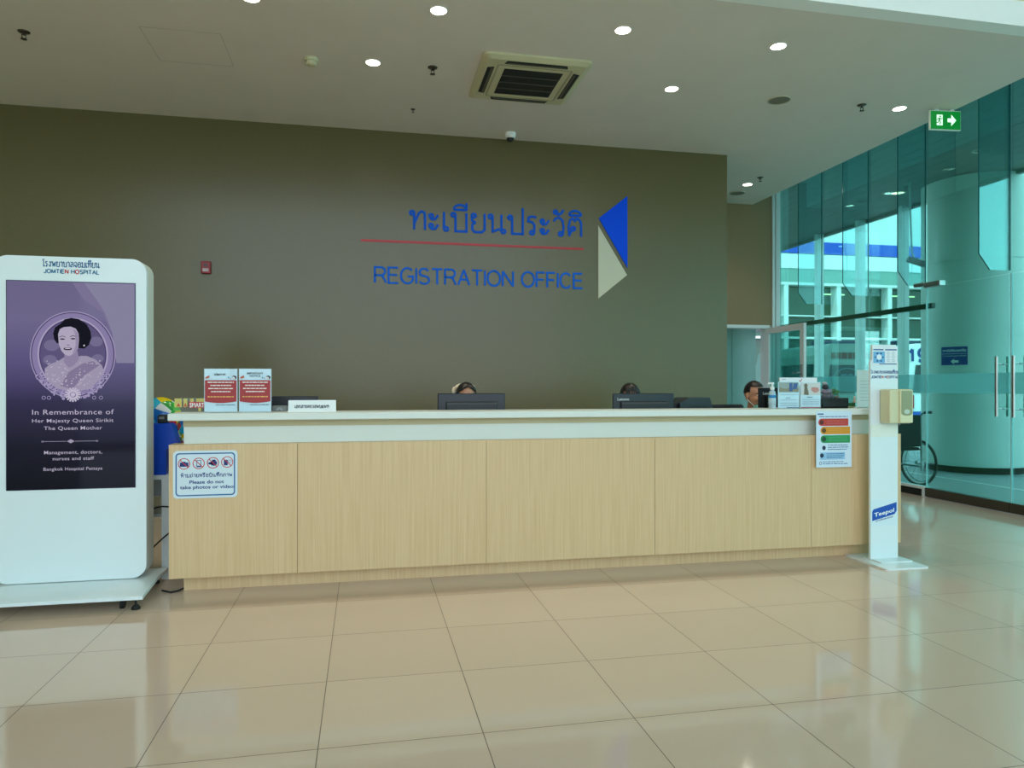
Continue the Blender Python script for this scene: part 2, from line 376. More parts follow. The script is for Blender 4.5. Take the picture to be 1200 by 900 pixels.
THAI = {
 'ท': (.78, [O(.1, .88), [(.2, .88), (.2, 0)], [(.2, .3), (.42, .86), (.56, .98), (.7, .9), (.72, .75), (.72, 0)]]),
 'ะ': (.5, [O(.1, .76, .09), [(.04, .66), (.14, .58), (.3, .6), (.44, .82)], O(.1, .24, .09), [(.04, .14), (.14, .06), (.3, .08), (.44, .3)]]),
 'เ': (.3, [[(.08, 1), (.08, .1)], O(.18, .1)]),
 'แ': (.6, [[(.08, 1), (.08, .1)], O(.18, .1), [(.42, 1), (.42, .1)], O(.52, .1)]),
 'บ': (.8, [O(.1, .88), [(.2, .88), (.2, 0), (.74, 0), (.74, 1)]]),
 'ป': (.8, [O(.1, .88), [(.2, .88), (.2, 0), (.74, 0), (.74, 1.42)]]),
 'ย': (.76, [O(.16, .88), [(.07, .84), (.07, .62), (.26, .52), (.1, .42), (.08, .14), (.2, 0), (.56, 0), (.7, .14), (.7, 1)]]),
 'น': (.84, [O(.1, .88), [(.2, .88), (.2, 0)], [(.2, .06), (.5, .2), (.62, .16)], O(.74, .1), [(.64, 1), (.64, .1)]]),
 'ม': (.8, [O(.1, .88), [(.2, .88), (.2, .1)], O(.1, .1), [(.2, .06), (.74, .0), (.74, 1)]]),
 'ร': (.56, [O(.28, .1), [(.38, .1), (.4, .5), (.3, .66), (.08, .72), (.1, .92), (.28, 1), (.5, .94)]]),
 'ว': (.62, [O(.42, .1), [(.52, .1), (.56, .5), (.5, .85), (.32, 1), (.14, .94), (.05, .78)]]),
 'ต': (.78, [[(.1, 0), (.06, .5), (.14, .9), (.28, 1), (.39, .86), (.5, 1), (.66, .9), (.72, .7), (.72, 0)], O(.3, .42), [(.24, .34), (.1, .06)]]),
 'ค': (.78, [[(.1, 0), (.06, .5), (.14, .9), (.38, 1), (.62, .92), (.72, .7), (.72, 0)], O(.3, .42), [(.24, .34), (.1, .06)]]),
 'ศ': (.8, [[(.1, 0), (.06, .5), (.14, .9), (.38, 1), (.62, .92), (.72, .7), (.72, 0)], O(.3, .42), [(.24, .34), (.1, .06)], [(.6, .94), (.86, 1.12)]]),
 'โ': (.34, [O(.22, .1), [(.12, .1), (.12, 1.06), (-.06, 1.22), (0, 1.4), (.36, 1.4)]]),
 'ไ': (.34, [O(.22, .1), [(.12, .1), (.12, 1.1), (-.04, 1.24), (.06, 1.42), (.2, 1.3), (.2, 1.44)]]),
 'ง': (.6, [O(.4, .88), [(.5, .88), (.5, .2), (.42, 0), (.3, .06), (.06, .42)]]),
 'พ': (.9, [O(.1, .88), [(.2, .88), (.28, 0), (.5, .72), (.72, 0), (.82, 1)]]),
 'า': (.5, [[(.06, .8), (.16, .98), (.32, 1), (.44, .86), (.44, 0)]]),
 'ล': (.76, [[(.7, 0), (.7, .7), (.58, .95), (.36, 1), (.1, .86)], [(.7, .5), (.44, .6), (.2, .5), (.1, .3), (.1, .1)], O(.2, .1)]),
 'จ': (.68, [[(.06, .78), (.2, .97), (.42, 1), (.6, .85), (.62, .2), (.48, 0), (.34, .04), (.3, .3)], O(.2, .34)]),
 'อ': (.74, [O(.22, .62), [(.12, .62), (.1, .2), (.22, 0), (.52, 0), (.66, .2), (.66, .78), (.5, 1), (.24, 1), (.08, .84)]]),
 'ห': (.78, [O(.1, .88), [(.2, .88), (.2, 0)], [(.2, .3), (.5, .7)], O(.6, .84), [(.5, .74), (.66, .46), (.66, 0)]]),
 'ถ': (.74, [O(.2, .1), [(.1, .1), (.1, .5), (.2, .62), (.08, .74), (.16, .94), (.4, 1), (.6, .9), (.66, .72), (.66, 0)]]),
 'ก': (.72, [[(.1, 0), (.1, .5), (.2, .62), (.08, .74), (.16, .94), (.4, 1), (.6, .9), (.64, .72), (.64, 0)]]),
 'ภ': (.8, [O(.06, .1), [(.16, .1), (.16, .5), (.26, .62), (.14, .74), (.22, .94), (.46, 1), (.66, .9), (.7, .72), (.7, 0)]]),
 'ฉ': (.8, [[(.06, .8), (.2, .98), (.44, 1), (.6, .85), (.62, .1)], O(.2, .34), [(.3, .3), (.34, .04), (.62, .06)], O(.72, .1)]),
 'ส': (.8, [[(.7, 0), (.7, .7), (.58, .95), (.36, 1), (.1, .86)], [(.7, .5), (.44, .6), (.2, .5), (.1, .3), (.1, .1)], O(.2, .1), [(.6, .9), (.8, 1.15)]]),
 'ิ': (0, list(dome())), 'ี': (0, list(dome()) + [[(0, 1.14), (0, 1.52)]]),
 'ึ': (0, list(dome()) + [O(-.06, 1.46, .09)]), 'ื': (0, list(dome()) + [[(0, 1.14), (0, 1.5)], [(-.17, 1.3), (-.17, 1.5)]]),
 'ั': (0, [O(-.42, 1.3, .09), [(-.4, 1.2), (-.26, 1.16), (-.12, 1.24), (0, 1.44)]]),
 '้': (0, [O(-.4, 1.4, .07), [(-.33, 1.4), (-.36, 1.22), (-.1, 1.3), (0, 1.5)]]),
 '่': (0, [[(-.08, 1.2), (-.08, 1.48)]]), 'ุ': (0, [[(-.14, -.12), (-.06, -.12), (-.06, -.38)]]),
}
def strokes(mb, txt, x0, x1, z0, zh, y, w, table, gap=.18, colour=None, k=0, t=.0006, space=.4):
    """lettering drawn as even strokes; colour(i) may give a material slot per letter"""
    pos = []; x = 0
    for c in txt:
        if c == ' ': x += space; pos.append(None); continue
        adv, _ = table[c]
        if adv == 0: pos.append(x - gap - .06); continue
        pos.append(x); x += adv + gap
    tot = x - gap; s = (x1 - x0 - w) / tot
    for i, c in enumerate(txt):
        if pos[i] is None: continue
        for st_ in table[c][1]:
            mb.stroke([(x0 + w / 2 + (pos[i] + p[0]) * s, z0 + p[1] * zh) for p in st_], w, y, colour(i) if colour else k, t)
def dashes(mb, x0, x1, z, h, y, k=0, seed=1):
    """a line of print too small to read: word-length marks"""
    R = random.Random(seed); x = x0
    while x < x1 - .002:
        l = min(x1 - x, R.uniform(.06, .2) * (x1 - x0)); mb.rect(x, z, x + l, z + h, y, k); x += l + .025 * (x1 - x0)

# ================================================================ SETTING
def build_shell():
    struct('floor', MB().box(-6, GX, -7, 13.2, -.05, 0), M_floor, 'polished beige floor tiles with thin dark joints', 'floor')
    # soffit over the desk, with its access hatch
    c = struct('ceiling', MB().box(-6, EDGE_X, EDGE_Y - .0, WALL_Y, CEIL, CEIL + .12).box(WALL_X1, EDGE_X, WALL_Y, ALC_Y, CEIL, CEIL + .12)
               .box(-6, EDGE_X, EDGE_Y, EDGE_Y, CEIL, CEIL + .12), M_ceil, 'matt white flat ceiling above the desk', 'ceiling')
    a = at_z(172, 33, CEIL); b = at_z(272, 78, CEIL)
    g = MB()
    x0, x1, y1, y0 = a.x - .02, b.x - .12, a.y + .25, a.y - .45
    y0, y1 = at_z(262, 40, CEIL).y, at_z(272, 78, CEIL).y
    x0, x1 = at_z(172, 46, CEIL).x, at_z(266, 58, CEIL).x
    y0, y1 = min(y0, y1), max(y0, y1)
    w = .004
    for q in ((x0, x0 + w, y0, y1), (x1 - w, x1, y0, y1), (x0, x1, y0, y0 + w), (x0, x1, y1 - w, y1)):
        g.box(q[0], q[1], q[2], q[3], CEIL - .001, CEIL + .01)
    g.build('access_hatch', mat('hatch_gap', (178, 170, 158), .8), c, kind='structure', label='thin outline of the ceiling access hatch')
    # the step up into the atrium: a white band with the cream wall above
    struct('trim_1', MB().box(-6, GX + .3, EDGE_Y - .14, EDGE_Y, CEIL - .0, CEIL + .2), M_white, 'bright white band along the edge of the low ceiling', 'trim')
    struct('wall_upper', MB().box(-6, GX + .3, EDGE_Y, EDGE_Y + .12, CEIL + .12, 8), M_cream, 'cream wall rising above the white ceiling band', 'wall')
    struct('wall_back', MB().box(-6, WALL_X1, WALL_Y, ALC_Y - .02, 0, CEIL + .1), M_wall, 'dark taupe wall behind the registration desk', 'wall')
    struct('wall_left', MB().box(-6.15, -6, -7, WALL_Y, 0, 8), M_cream)
    struct('ceiling_atrium', MB().box(-6.1, GX + .3, -7, EDGE_Y + .1, 8, 8.15), M_white)
    struct('ceiling_sky_block', MB().box(EDGE_X - .15, GX + .06, EDGE_Y + .1, ALC_Y + .2, 4.95, 5.05).box(EDGE_X - .15, EDGE_X, EDGE_Y + .1, ALC_Y + .2, CEIL + .12, 4.95), M_ceil)  # unseen roof added to keep sky light out of the slot
    # recess: brown wall over the doorway
    dx0, dx1, head = 5.15, 6.25, at_y(880, 381, ALC_Y).z
    struct('wall_recess', MB().box(WALL_X1 - .3, dx1 + .2, ALC_Y, ALC_Y + .15, head, CEIL + .4).box(WALL_X1 - .3, 4.5, ALC_Y, ALC_Y + .15, 0, head), M_alc, 'brown wall above the recessed doorway', 'wall')
    d = setting('door_1', 'doorway', 'doorway with white frame under the brown recess wall')
    fr = MB().box(4.5, dx1 + .05, ALC_Y - .03, ALC_Y + .17, head - .05, head).box(4.5, 4.55, ALC_Y - .03, ALC_Y + .17, 0, head).box(dx1, dx1 + .05, ALC_Y - .03, ALC_Y + .17, 0, head - .05)
    fr.build('frame', M_alu, d)
    # the leaf stands open at a right angle, into the room
    L0, L1 = ALC_Y - .05, 9.29
    lf = MB(); s = .095
    for (ya, yb, za, zb) in ((L1, L0, head - .05 - s, head - .05), (L1, L0, .02, .2), (L1, L1 + s, .2, head - .05 - s), (L0 - s, L0, .2, head - .05 - s)):
        lf.box(dx1 - .045, dx1, ya, yb, za, zb)
    leaf = lf.build('door_leaf', M_alu, d, bevel=.003)
    MB().box(dx1 - .026, dx1 - .02, L1 + s, L0 - s, .2, head - .05 - s).build('glass_pane', glass('clear_glass', (224, 244, 242), .5), leaf)
    hz = at_x(930, 437, dx1).z
    hb = MB().box(dx1 - .055, dx1 - .045, L1 + .03, L1 + .07, hz - .12, hz + .12).cyl((dx1 - .05, L1 + .05, hz), (dx1 - .1, L1 + .05, hz), .01, 10).cyl((dx1 - .1, L1 + .05, hz), (dx1 - .1, L1 + .19, hz), .011, 10)
    hb.build('lever_handle', M_steel, leaf)
    # corridor behind the doorway
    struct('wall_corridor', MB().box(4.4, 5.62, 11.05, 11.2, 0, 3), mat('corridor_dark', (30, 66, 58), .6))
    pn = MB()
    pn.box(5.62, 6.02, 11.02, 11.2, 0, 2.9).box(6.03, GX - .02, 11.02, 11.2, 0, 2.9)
    struct('wall_corridor_panel', pn, mat('laminate_teal_light', (98, 156, 142), .4), 'panelled wall with teal glass light in its colour, seen through the doorway', 'wall')  # teal of the light through the glass is put into the panel colour
    struct('ceiling_corridor', MB().box(4.3, GX, ALC_Y + .15, 13.2, 2.9, 3.0), M_white)
    # corner post of the glass wall
    struct('trim_2', MB().box(GX - .13, GX - .085, ALC_Y - .02, ALC_Y + .1, 0, 4.9).box(GX - .07, GX + .02, ALC_Y - .02, ALC_Y + .12, 0, 4.9), M_alu, 'tall white corner post where brown wall meets glass', 'trim', .004)
build_shell()

# ---------------------------------------------------------------- glass wall on the right
FINS = [9.26, 8.28, 7.30, 6.17]
FB = 2.49
def build_glasswall():
    edges = [ALC_Y - .02] + FINS[:3]
    n = 0
    for a, b in zip(edges, edges[1:]):
        n += 1
        w = setting('window_%d' % n, 'window', ('tall teal glass panel next to the white corner post', 'tall teal glass panel second from the white corner post', 'tall teal glass panel just behind the glass doors')[n - 1])
        MB().box(GX, GX + .012, b + .004, a - .004, .1, 5.0).build('glass_pane', M_glass, w)
        MB().box(GX - .03, GX + .06, b, a, .09, .12).box(GX - .03, GX + .06, b, b + .03, 0, .09).build('bottom_rail', M_alu, w)
        MB().box(GX, GX + .05, b + .03, a, 0, .088).build('rail_base', M_gap, w)
        fz0, fz1 = at_x(1085, 460.5, GX).z, at_x(1085, 438.7, GX).z
        MB().box(GX + .0125, GX + .014, b + .004, a - .004, fz0, fz1).build('frosted_band', M_frost, w)
        fin(b, w)
    # panel above the doors and the doors
    w = setting('window_4', 'window', 'tall teal glass panel above the glass doors')
    MB().box(GX, GX + .012, 5.05, FINS[2] - .004, 2.461, 5.0).build('glass_pane', M_glass, w)
    fin(FINS[3], w)
    for i, (a, b, nm, lb) in enumerate(((FINS[2], FINS[3], 'door_2', 'glass door leaf hinged beside the wheelchair'), (FINS[3], 5.05, 'door_3', 'nearer glass door leaf cut by the picture edge'))):
        d = setting(nm, 'door', lb)
        lf = MB().box(GX, GX + .012, b + .006, a - .006, .1, 2.458).build('glass_leaf', M_glass, d)
        MB().box(GX - .02, GX + .035, b + .006, a - .006, .008, .11).build('bottom_rail', M_darksteel, d, bevel=.003)
        MB().box(GX - .003, GX + .015, (a - .012) if i == 0 else (a - .016), (a - .006), .11, 2.46).build('edge_seal', mat('seal_strip', (150, 196, 196), .3), d)
        fz0, fz1 = at_x(1085, 460.5, GX).z, at_x(1085, 438.7, GX).z
        MB().box(GX + .0125, GX + .014, b + .006, a - .006, fz0, fz1).build('frosted_band', M_frost, lf)
        y = b + .1 if i == 0 else a - .1
        z0, z1 = at_x(1163, 488, GX - .06).z, at_x(1163, 418, GX - .06).z
        for q, sx in (('pull_handle', -.065), ('pull_handle', .077)):
            h = MB().cyl((GX + sx, y, z0), (GX + sx, y, z1), .0165, 14)
            for z in (z0 + .08, z1 - .08):
                h.cyl((GX + sx, y, z), (GX + (0 if sx < 0 else .012), y, z), .009, 10)
            h.build(q, M_steel, d)
    # patch fitting at the door head
    p = at_x(1088, 336, GX)
    b = MB().rbox(GX - .03, GX + .045, FINS[2] - .24, FINS[2] + .0, p.z - .01, p.z + .05, .004)
    b.rbox(GX - .03, GX + .045, FINS[2] + .0, FINS[2] + .16, p.z + .015, p.z + .06, .004)
    b.build('patch_hinge', M_steel, bpy.data.objects['door_2'])
    struct('wall_right', MB().box(GX, GX + .3, -7, 5.05, 5, 8), M_white)
    g = setting('window_5')
    for i in range(6):
        y1 = 5.05 - i * 2.0
        MB().box(GX, GX + .012, max(-7, y1 - 1.99), y1, .05, 5).build('glass_pane', M_glass, g)
    MB().box(GX - .03, GX + .05, -7, 5.05, 0, .05).build('bottom_rail', M_darksteel, g)
def fin(y, parent):
    x0, x1 = 6.1, GX - .004
    poly = [(x0, 4.9), (x0, FB + .16), (x0 + .13, FB), (x1, FB), (x1, 4.9)]
    f = MB().prism(poly, 'y', y - .006, y + .006).build('glass_fin', M_fin, parent)
    e = MB().box(x0 - .002, x0 + .001, y - .007, y + .007, FB + .16, 4.9)
    e.prism([(x0 - .001, FB + .16), (x0 + .13, FB - .001), (x0 + .13, FB - .003), (x0 - .002, FB + .158)], 'y', y - .007, y + .007)
    e.box(x1 - .003, x1 + .003, y - .008, y + .008, FB, 4.9)
    e.build('fin_edge', M_edge, f)
build_glasswall()

# front of the atrium behind the viewer: open frame of mullions
def build_front():
    g = setting('window_6')
    m = MB()
    for i in range(9): m.box(-6 + i * 1.56 - .04, -6 + i * 1.56 + .04, -7.06, -6.94, 0, 8)
    for z in (0, 2.6, 5.2, 7.9): m.box(-6, GX, -7.05, -6.95, z, z + .1)
    m.build('frame', M_alu, g)
build_front()

# ================================================================ CEILING FITTINGS
def build_ceiling():
    spots = [(514, 12, 'small round downlight at the top of the ceiling above the air conditioner'),
             (437, 73, 'round downlight left of the air conditioner, beside the smoke detector'),
             (730, 35, 'round downlight right of and above the air conditioner'),
             (787, 104, 'round downlight just right of the air conditioner'),
             (912, 54, 'round downlight above the larger round ceiling speaker'),
             (1054, 127, 'round downlight beside the green exit sign'),
             (876, 216, 'round downlight in the recess near the end of the taupe wall'),
             (294, -3, 'round downlight cut by the top edge of the picture')]
    first = None
    for i, (x, y, lb) in enumerate(spots):
        p = at_z(x, y, CEIL)
        if first is None:
            r = .122
            t = thing('downlight', lb, 'ceiling light', p, 0, 'recessed round downlights')
            MB().lathe([(r, .0), (r, -.006), (r - .008, -.01), (r - .011, -.004), (r - .012, .0)], n=40).build('trim_ring', M_white, t)
            MB().lathe([(r - .011, -.006), (r - .03, -.009), (.0005, -.012)], n=40).build('lens', M_lens, t)
            first = t
        else:
            t = copy_tree(first); t.location = p; t['label'] = lb
        if i in (0, 2, 4, 7): t.scale = (.55, .55, .7)
        la = bpy.data.lights.new('downlight_lamp', 'SPOT'); la.energy = 42 if i in (0, 2, 4, 7) else 30; la.color = (1, .86, .68); la.spot_size = math.radians(115); la.spot_blend = .8; la.shadow_soft_size = .07
        lo = bpy.data.objects.new('downlight_lamp', la); COL.objects.link(lo); lo.location = (p.x, p.y, p.z - .03)
    # ceiling cassette air conditioner
    ca = at_z(618, 93, CEIL); s = .49
    t = thing('air_conditioner', 'cream ceiling cassette air conditioner with dark square grille', 'air conditioner', (ca.x, ca.y, CEIL))
    M_ac = mat('cassette_cream', (206, 200, 164), .45)
    b = MB(); o = rrect(-s, -s, s, s, .05)
    i_ = rrect(-s + .05, -s + .05, s - .05, s - .05, .03)
    n = len(o)
    vs = [(x, y, 0) for x, y in o] + [(x, y, -.018) for x, y in o] + [(x, y, -.04) for x, y in i_]
    fs = [(j, (j + 1) % n, (j + 1) % n + n, j + n) for j in range(n)] + [(j + n, (j + 1) % n + n, (j + 1) % n + 2 * n, j + 2 * n) for j in range(n)]
    fs.append(tuple(range(2 * n, 3 * n))); b.add(vs, fs); b.build('panel', M_ac, t)
    for k in range(4):
        R = Matrix.Rotation(k * PI / 2, 4, 'Z')
        o_ = MB()
        pts = [(-.29, .365), (.29, .365), (.27, .425), (-.27, .425)]
        o_.prism(pts, 'z', -.0415, -.039)
        l_ = o_.build('air_outlet', mat('outlet_dark', (20, 26, 24), .5), t); l_.matrix_local = R
        MB().prism([(-.27, .372), (.27, .372), (.258, .392), (-.258, .392)], 'z', -.046, -.042).build('louver', mat('louver_grey', (90, 88, 72), .5), l_)
        rr = MB().box(-.335, .335, .33, .345, -.0445, -.04).build('seam', mat('cassette_seam', (172, 166, 134), .5), t); rr.matrix_local = R
    g = MB().box(-.27, .27, -.27, .27, -.043, -.039, 0)
    for j in range(1, 28):
        q = -.27 + j * .54 / 28; g.box(-.27, .27, q - .002, q + .002, -.046, -.043, 1)
    for j in range(1, 28):
        q = -.27 + j * .54 / 28; g.box(q - .0012, q + .0012, -.27, .27, -.0455, -.043, 1)
    for j in (-.135, 0, .135): g.box(-.27, .27, j - .008, j + .008, -.048, -.043, 2)
    gr = g.build('intake_grille', [mat('grille_dark', (14, 16, 16), .6), mat('grille_slat', (52, 52, 46), .5), mat('grille_bar', (84, 82, 70), .5)], t)
    # dome camera
    p = at_z(598, 156, CEIL)
    t = thing('security_camera', 'small white dome camera on the ceiling above the taupe wall', 'camera', p)
    MB().lathe([(.062, 0), (.062, -.035), (.055, -.055), (.04, -.06)], n=28).build('housing', M_white, t)
    MB().lathe([(.042, -.055), (.04, -.075), (.028, -.092), (.012, -.1), (.001, -.101)], n=28).build('dome_lens', M_black, t)
    # smoke detector
    p = at_z(365, 69, CEIL)
    t = thing('smoke_detector', 'cream round smoke detector left of the brightest downlight', 'smoke detector', p)
    MB().lathe([(.062, 0), (.062, -.022), (.055, -.028)], n=28).build('base', M_ac, t)
    MB().lathe([(.046, -.028), (.046, -.045), (.036, -.056), (.012, -.06), (.001, -.06)], n=28).build('sensor_head', M_ac, t)
    # sprinklers
    sp = [(28, 37, 1, 'dark sprinkler head at the far left of the ceiling'), (507, 79, 1, 'dark sprinkler head left of the air conditioner'),
          (1010, 123, 1, 'dark sprinkler head left of the exit sign'), (891, 208, .9, 'dark sprinkler head beside the recess downlight'),
          (484, 128, .55, 'tiny dark sprinkler head near the top of the taupe wall')]
    for x, y, s, lb in sp:
        p = at_z(x, y, CEIL); t = thing('sprinkler', lb, 'sprinkler', p, 0, 'ceiling sprinkler heads'); t.scale = (s, s, s)
        MB().lathe([(.045, 0), (.043, -.006), (.02, -.01)], n=20).build('escutcheon', M_darksteel, t)
        MB().cyl((0, 0, -.008), (0, 0, -.03), .009, 10).box(-.016, -.011, -.003, .003, -.06, -.022).box(.011, .016, -.003, .003, -.06, -.022).box(-.016, .016, -.003, .003, -.028, -.022).build('frame', M_darksteel, t)
        MB().lathe([(.003, -.056), (.024, -.06), (.024, -.063), (.003, -.064)], n=16).build('deflector', M_darksteel, t)
    for x, y, lb in ((913, 117, 'round grey ceiling speaker between two downlights'), (864, 226, 'round ceiling speaker in the recess, half hidden by the taupe wall')):
        p = at_z(x, y, CEIL); t = thing('ceiling_speaker', lb, 'speaker', p, 0, 'round ceiling speakers')
        MB().lathe([(.115, 0), (.115, -.008), (.104, -.012), (.102, -.004)], n=36).build('rim', mat('speaker_rim', (196, 190, 168), .5), t)
        MB().lathe([(.102, -.006), (.05, -.009), (.001, -.01)], n=36).build('mesh_cover', mat('speaker_mesh', (128, 122, 104), .7), t)
    # exit sign
    p = at_z(1107, 128, CEIL)
    t = thing('exit_sign', 'green illuminated exit sign with running figure and arrow', 'sign', (p.x, p.y, CEIL), -math.radians(6))
    M_g = mat('exit_green', (0, 110, 40), .4, emit=(0, 128, 40), es=.6); M_w = mat('exit_white', (230, 245, 230), .4, emit=(220, 255, 225), es=.75)
    MB().box(-.17, .17, -.014, .014, -.222, -.018).build('box', mat('exit_case', (226, 240, 232), .4), t, bevel=.003)
    f = MB().box(-.164, .164, -.0165, -.0145, -.214, -.028).build('face', M_g, t)
    for xb in (-.12, .05): MB().box(xb, xb + .05, -.012, .012, -.02, 0).build('bracket', M_alu, t)
    g = MB()
    g.shape([(.02, -.1), (.06, -.1), (.06, -.06), (.115, -.12), (.06, -.18), (.06, -.14), (.02, -.14)], -.0175)
    g.build('arrow', M_w, f)
    g = MB(); g.rect(-.1, -.175, -.035, -.065, -.0175)
    g.build('doorway_symbol', M_w, f)
    g = MB(); y = -.0185; w = .013
    g.ell(-.062, -.083, .009, .009, y); g.stroke([(-.068, -.098), (-.074, -.128)], .018, y); g.stroke([(-.074, -.126), (-.058, -.142), (-.066, -.166)], .009, y)
    g.stroke([(-.076, -.126), (-.086, -.146), (-.104, -.15)], .009, y); g.stroke([(-.066, -.1), (-.048, -.11), (-.04, -.1)], .007, y); g.stroke([(-.07, -.1), (-.088, -.106), (-.096, -.122)], .007, y)
    g.build('running_figure', M_g, f)
build_ceiling()

# ================================================================ WALL SIGNS
def wy(px, py): return at_y(px, py, WALL_Y)
def build_wall():
    z = lambda px, py: wy(px, py).z
    t = thing('wall_sign', 'blue Thai and English registration lettering with red line on taupe wall', 'sign', (0, WALL_Y, 0))
    m = MB(); yb = -.006
    x0, x1 = wy(479, 270).x, wy(683.5, 278).x
    strokes(m, 'ทะเบียนประวัติ', x0, x1, z(580, 273), z(580, 251.5) - z(580, 273), yb, .027, THAI, gap=.14, t=.006)
    m.build('thai_lettering', M_blue, t)
    m = MB(); xa, xb = wy(438, 331).x, wy(683.5, 337).x
    strokes(m, 'REGISTRATION OFFICE', xa, xb, z(560, 334.5), z(560, 317) - z(560, 334.5), yb, .023, CAPS, gap=.17, t=.006, space=.42)
    m.build('english_lettering', mat('sign_blue_light', (0, 100, 215), .5, spec=.12), t)
    a, b = wy(423, 281), wy(684, 292.5)
    MB().box(a.x, b.x, yb, 0, (a.z + b.z) / 2 - .012, (a.z + b.z) / 2 + .013).build('red_line', M_red, t)
    t = thing('wall_emblem', 'blue and cream triangular emblem right of the registration lettering', 'emblem', (0, WALL_Y, 0))
    B = [wy(734.8, 230), wy(701.5, 256), wy(735, 314)]; C = [wy(700.8, 264.5), wy(734.5, 322.5), wy(700.8, 350)]
    MB().prism([(p.x, p.z) for p in B], 'y', -.012, 0).build('blue_triangle', M_blue2, t)
    MB().prism([(p.x, p.z) for p in C], 'y', -.012, 0).build('cream_triangle', M_creamlogo, t)
    p = wy(242, 314)
    t = thing('fire_alarm', 'small red fire alarm box on the taupe wall above the notices', 'alarm', (p.x, WALL_Y, p.z))
    MB().rbox(-.048, .048, -.045, 0, -.065, .065, .006).build('case', mat('alarm_red', (150, 22, 30), .4), t)
    g = MB(); g.rect(-.03, -.045, .03, -.012, -.0465); g.build('label_plate', mat('alarm_label', (200, 180, 180), .5), t)
    g = MB(); g.rect(-.022, .005, .022, .04, -.0465); g.build('push_panel', mat('alarm_dark', (74, 14, 18), .3), t)
build_wall()

# ================================================================ RECEPTION DESK
DX0, DX1, DY = at_y(197.5, 600, 4.8).x, 4.04, 4.8
TOP = 1.132
def build_desk():
    t = thing('reception_desk', 'long beige wood reception desk with white counter top', 'desk', (0, 0, 0))
    xs = [DX0] + [at_y(p, 600, DY).x for p in (348.5, 570, 767.5, 951)] + [DX1]
    for a, b in zip(xs, xs[1:]):
        MB().box(a + .0012, b - .0012, DY, DY + .02, .1, .93).build('wood_panel', M_wood, t, bevel=.0015)
    MB().box(DX0, DX1, DY + .02, DY + .14, .1, .925).build('body', M_wood, t)
    px = at_y(215.5, 690, 4.9).x
    MB().box(px, DX1 - .08, 4.9, 4.93, 0, .1).box(px, px + .03, 4.93, 5.13, 0, .1).box(DX1 - .11, DX1 - .08, 4.93, 5.13, 0, .1).build('plinth', M_wood, t)
    x0 = at_y(215.5, 510, 4.88).x
    u = MB().box(x0, DX1 - .04, 4.88, 4.94, .925, TOP - .045)
    u.build('upper_band', M_laminate, t)
    MB().box(x0 - .002, DX1 - .038, 4.872, 4.9, TOP - .088, TOP - .046).build('shadow_strip', M_under, t)  # beige strip put in as the shade under the counter lip
    MB().box(DX0, DX1, DY + .001, 4.95, .93, .936).build('ledge', M_wood, t)
    tx = at_y(196, 490, 4.78).x
    MB().rbox(tx, DX1 + .02, 4.78, 5.15, TOP - .046, TOP, .006).build('counter_top', M_laminate, t)
    MB().box(DX0 + .02, DX1 - .02, 4.94, 5.14, .715, .745).build('inner_shelf', M_laminate, t)
    t = thing('work_table', 'long white staff work table behind the reception desk', 'table', (0, 0, 0))
    MB().box(DX0 + .02, DX1 - .02, 5.17, 5.72, .715, .745).build('tabletop', M_laminate, t)
    for x in (DX0 + .22, 0.3, 1.9, DX1 - .05):
        MB().box(x, x + .025, 5.19, 5.6, .0, .715).build('support_panel', M_laminate, t)
build_desk()

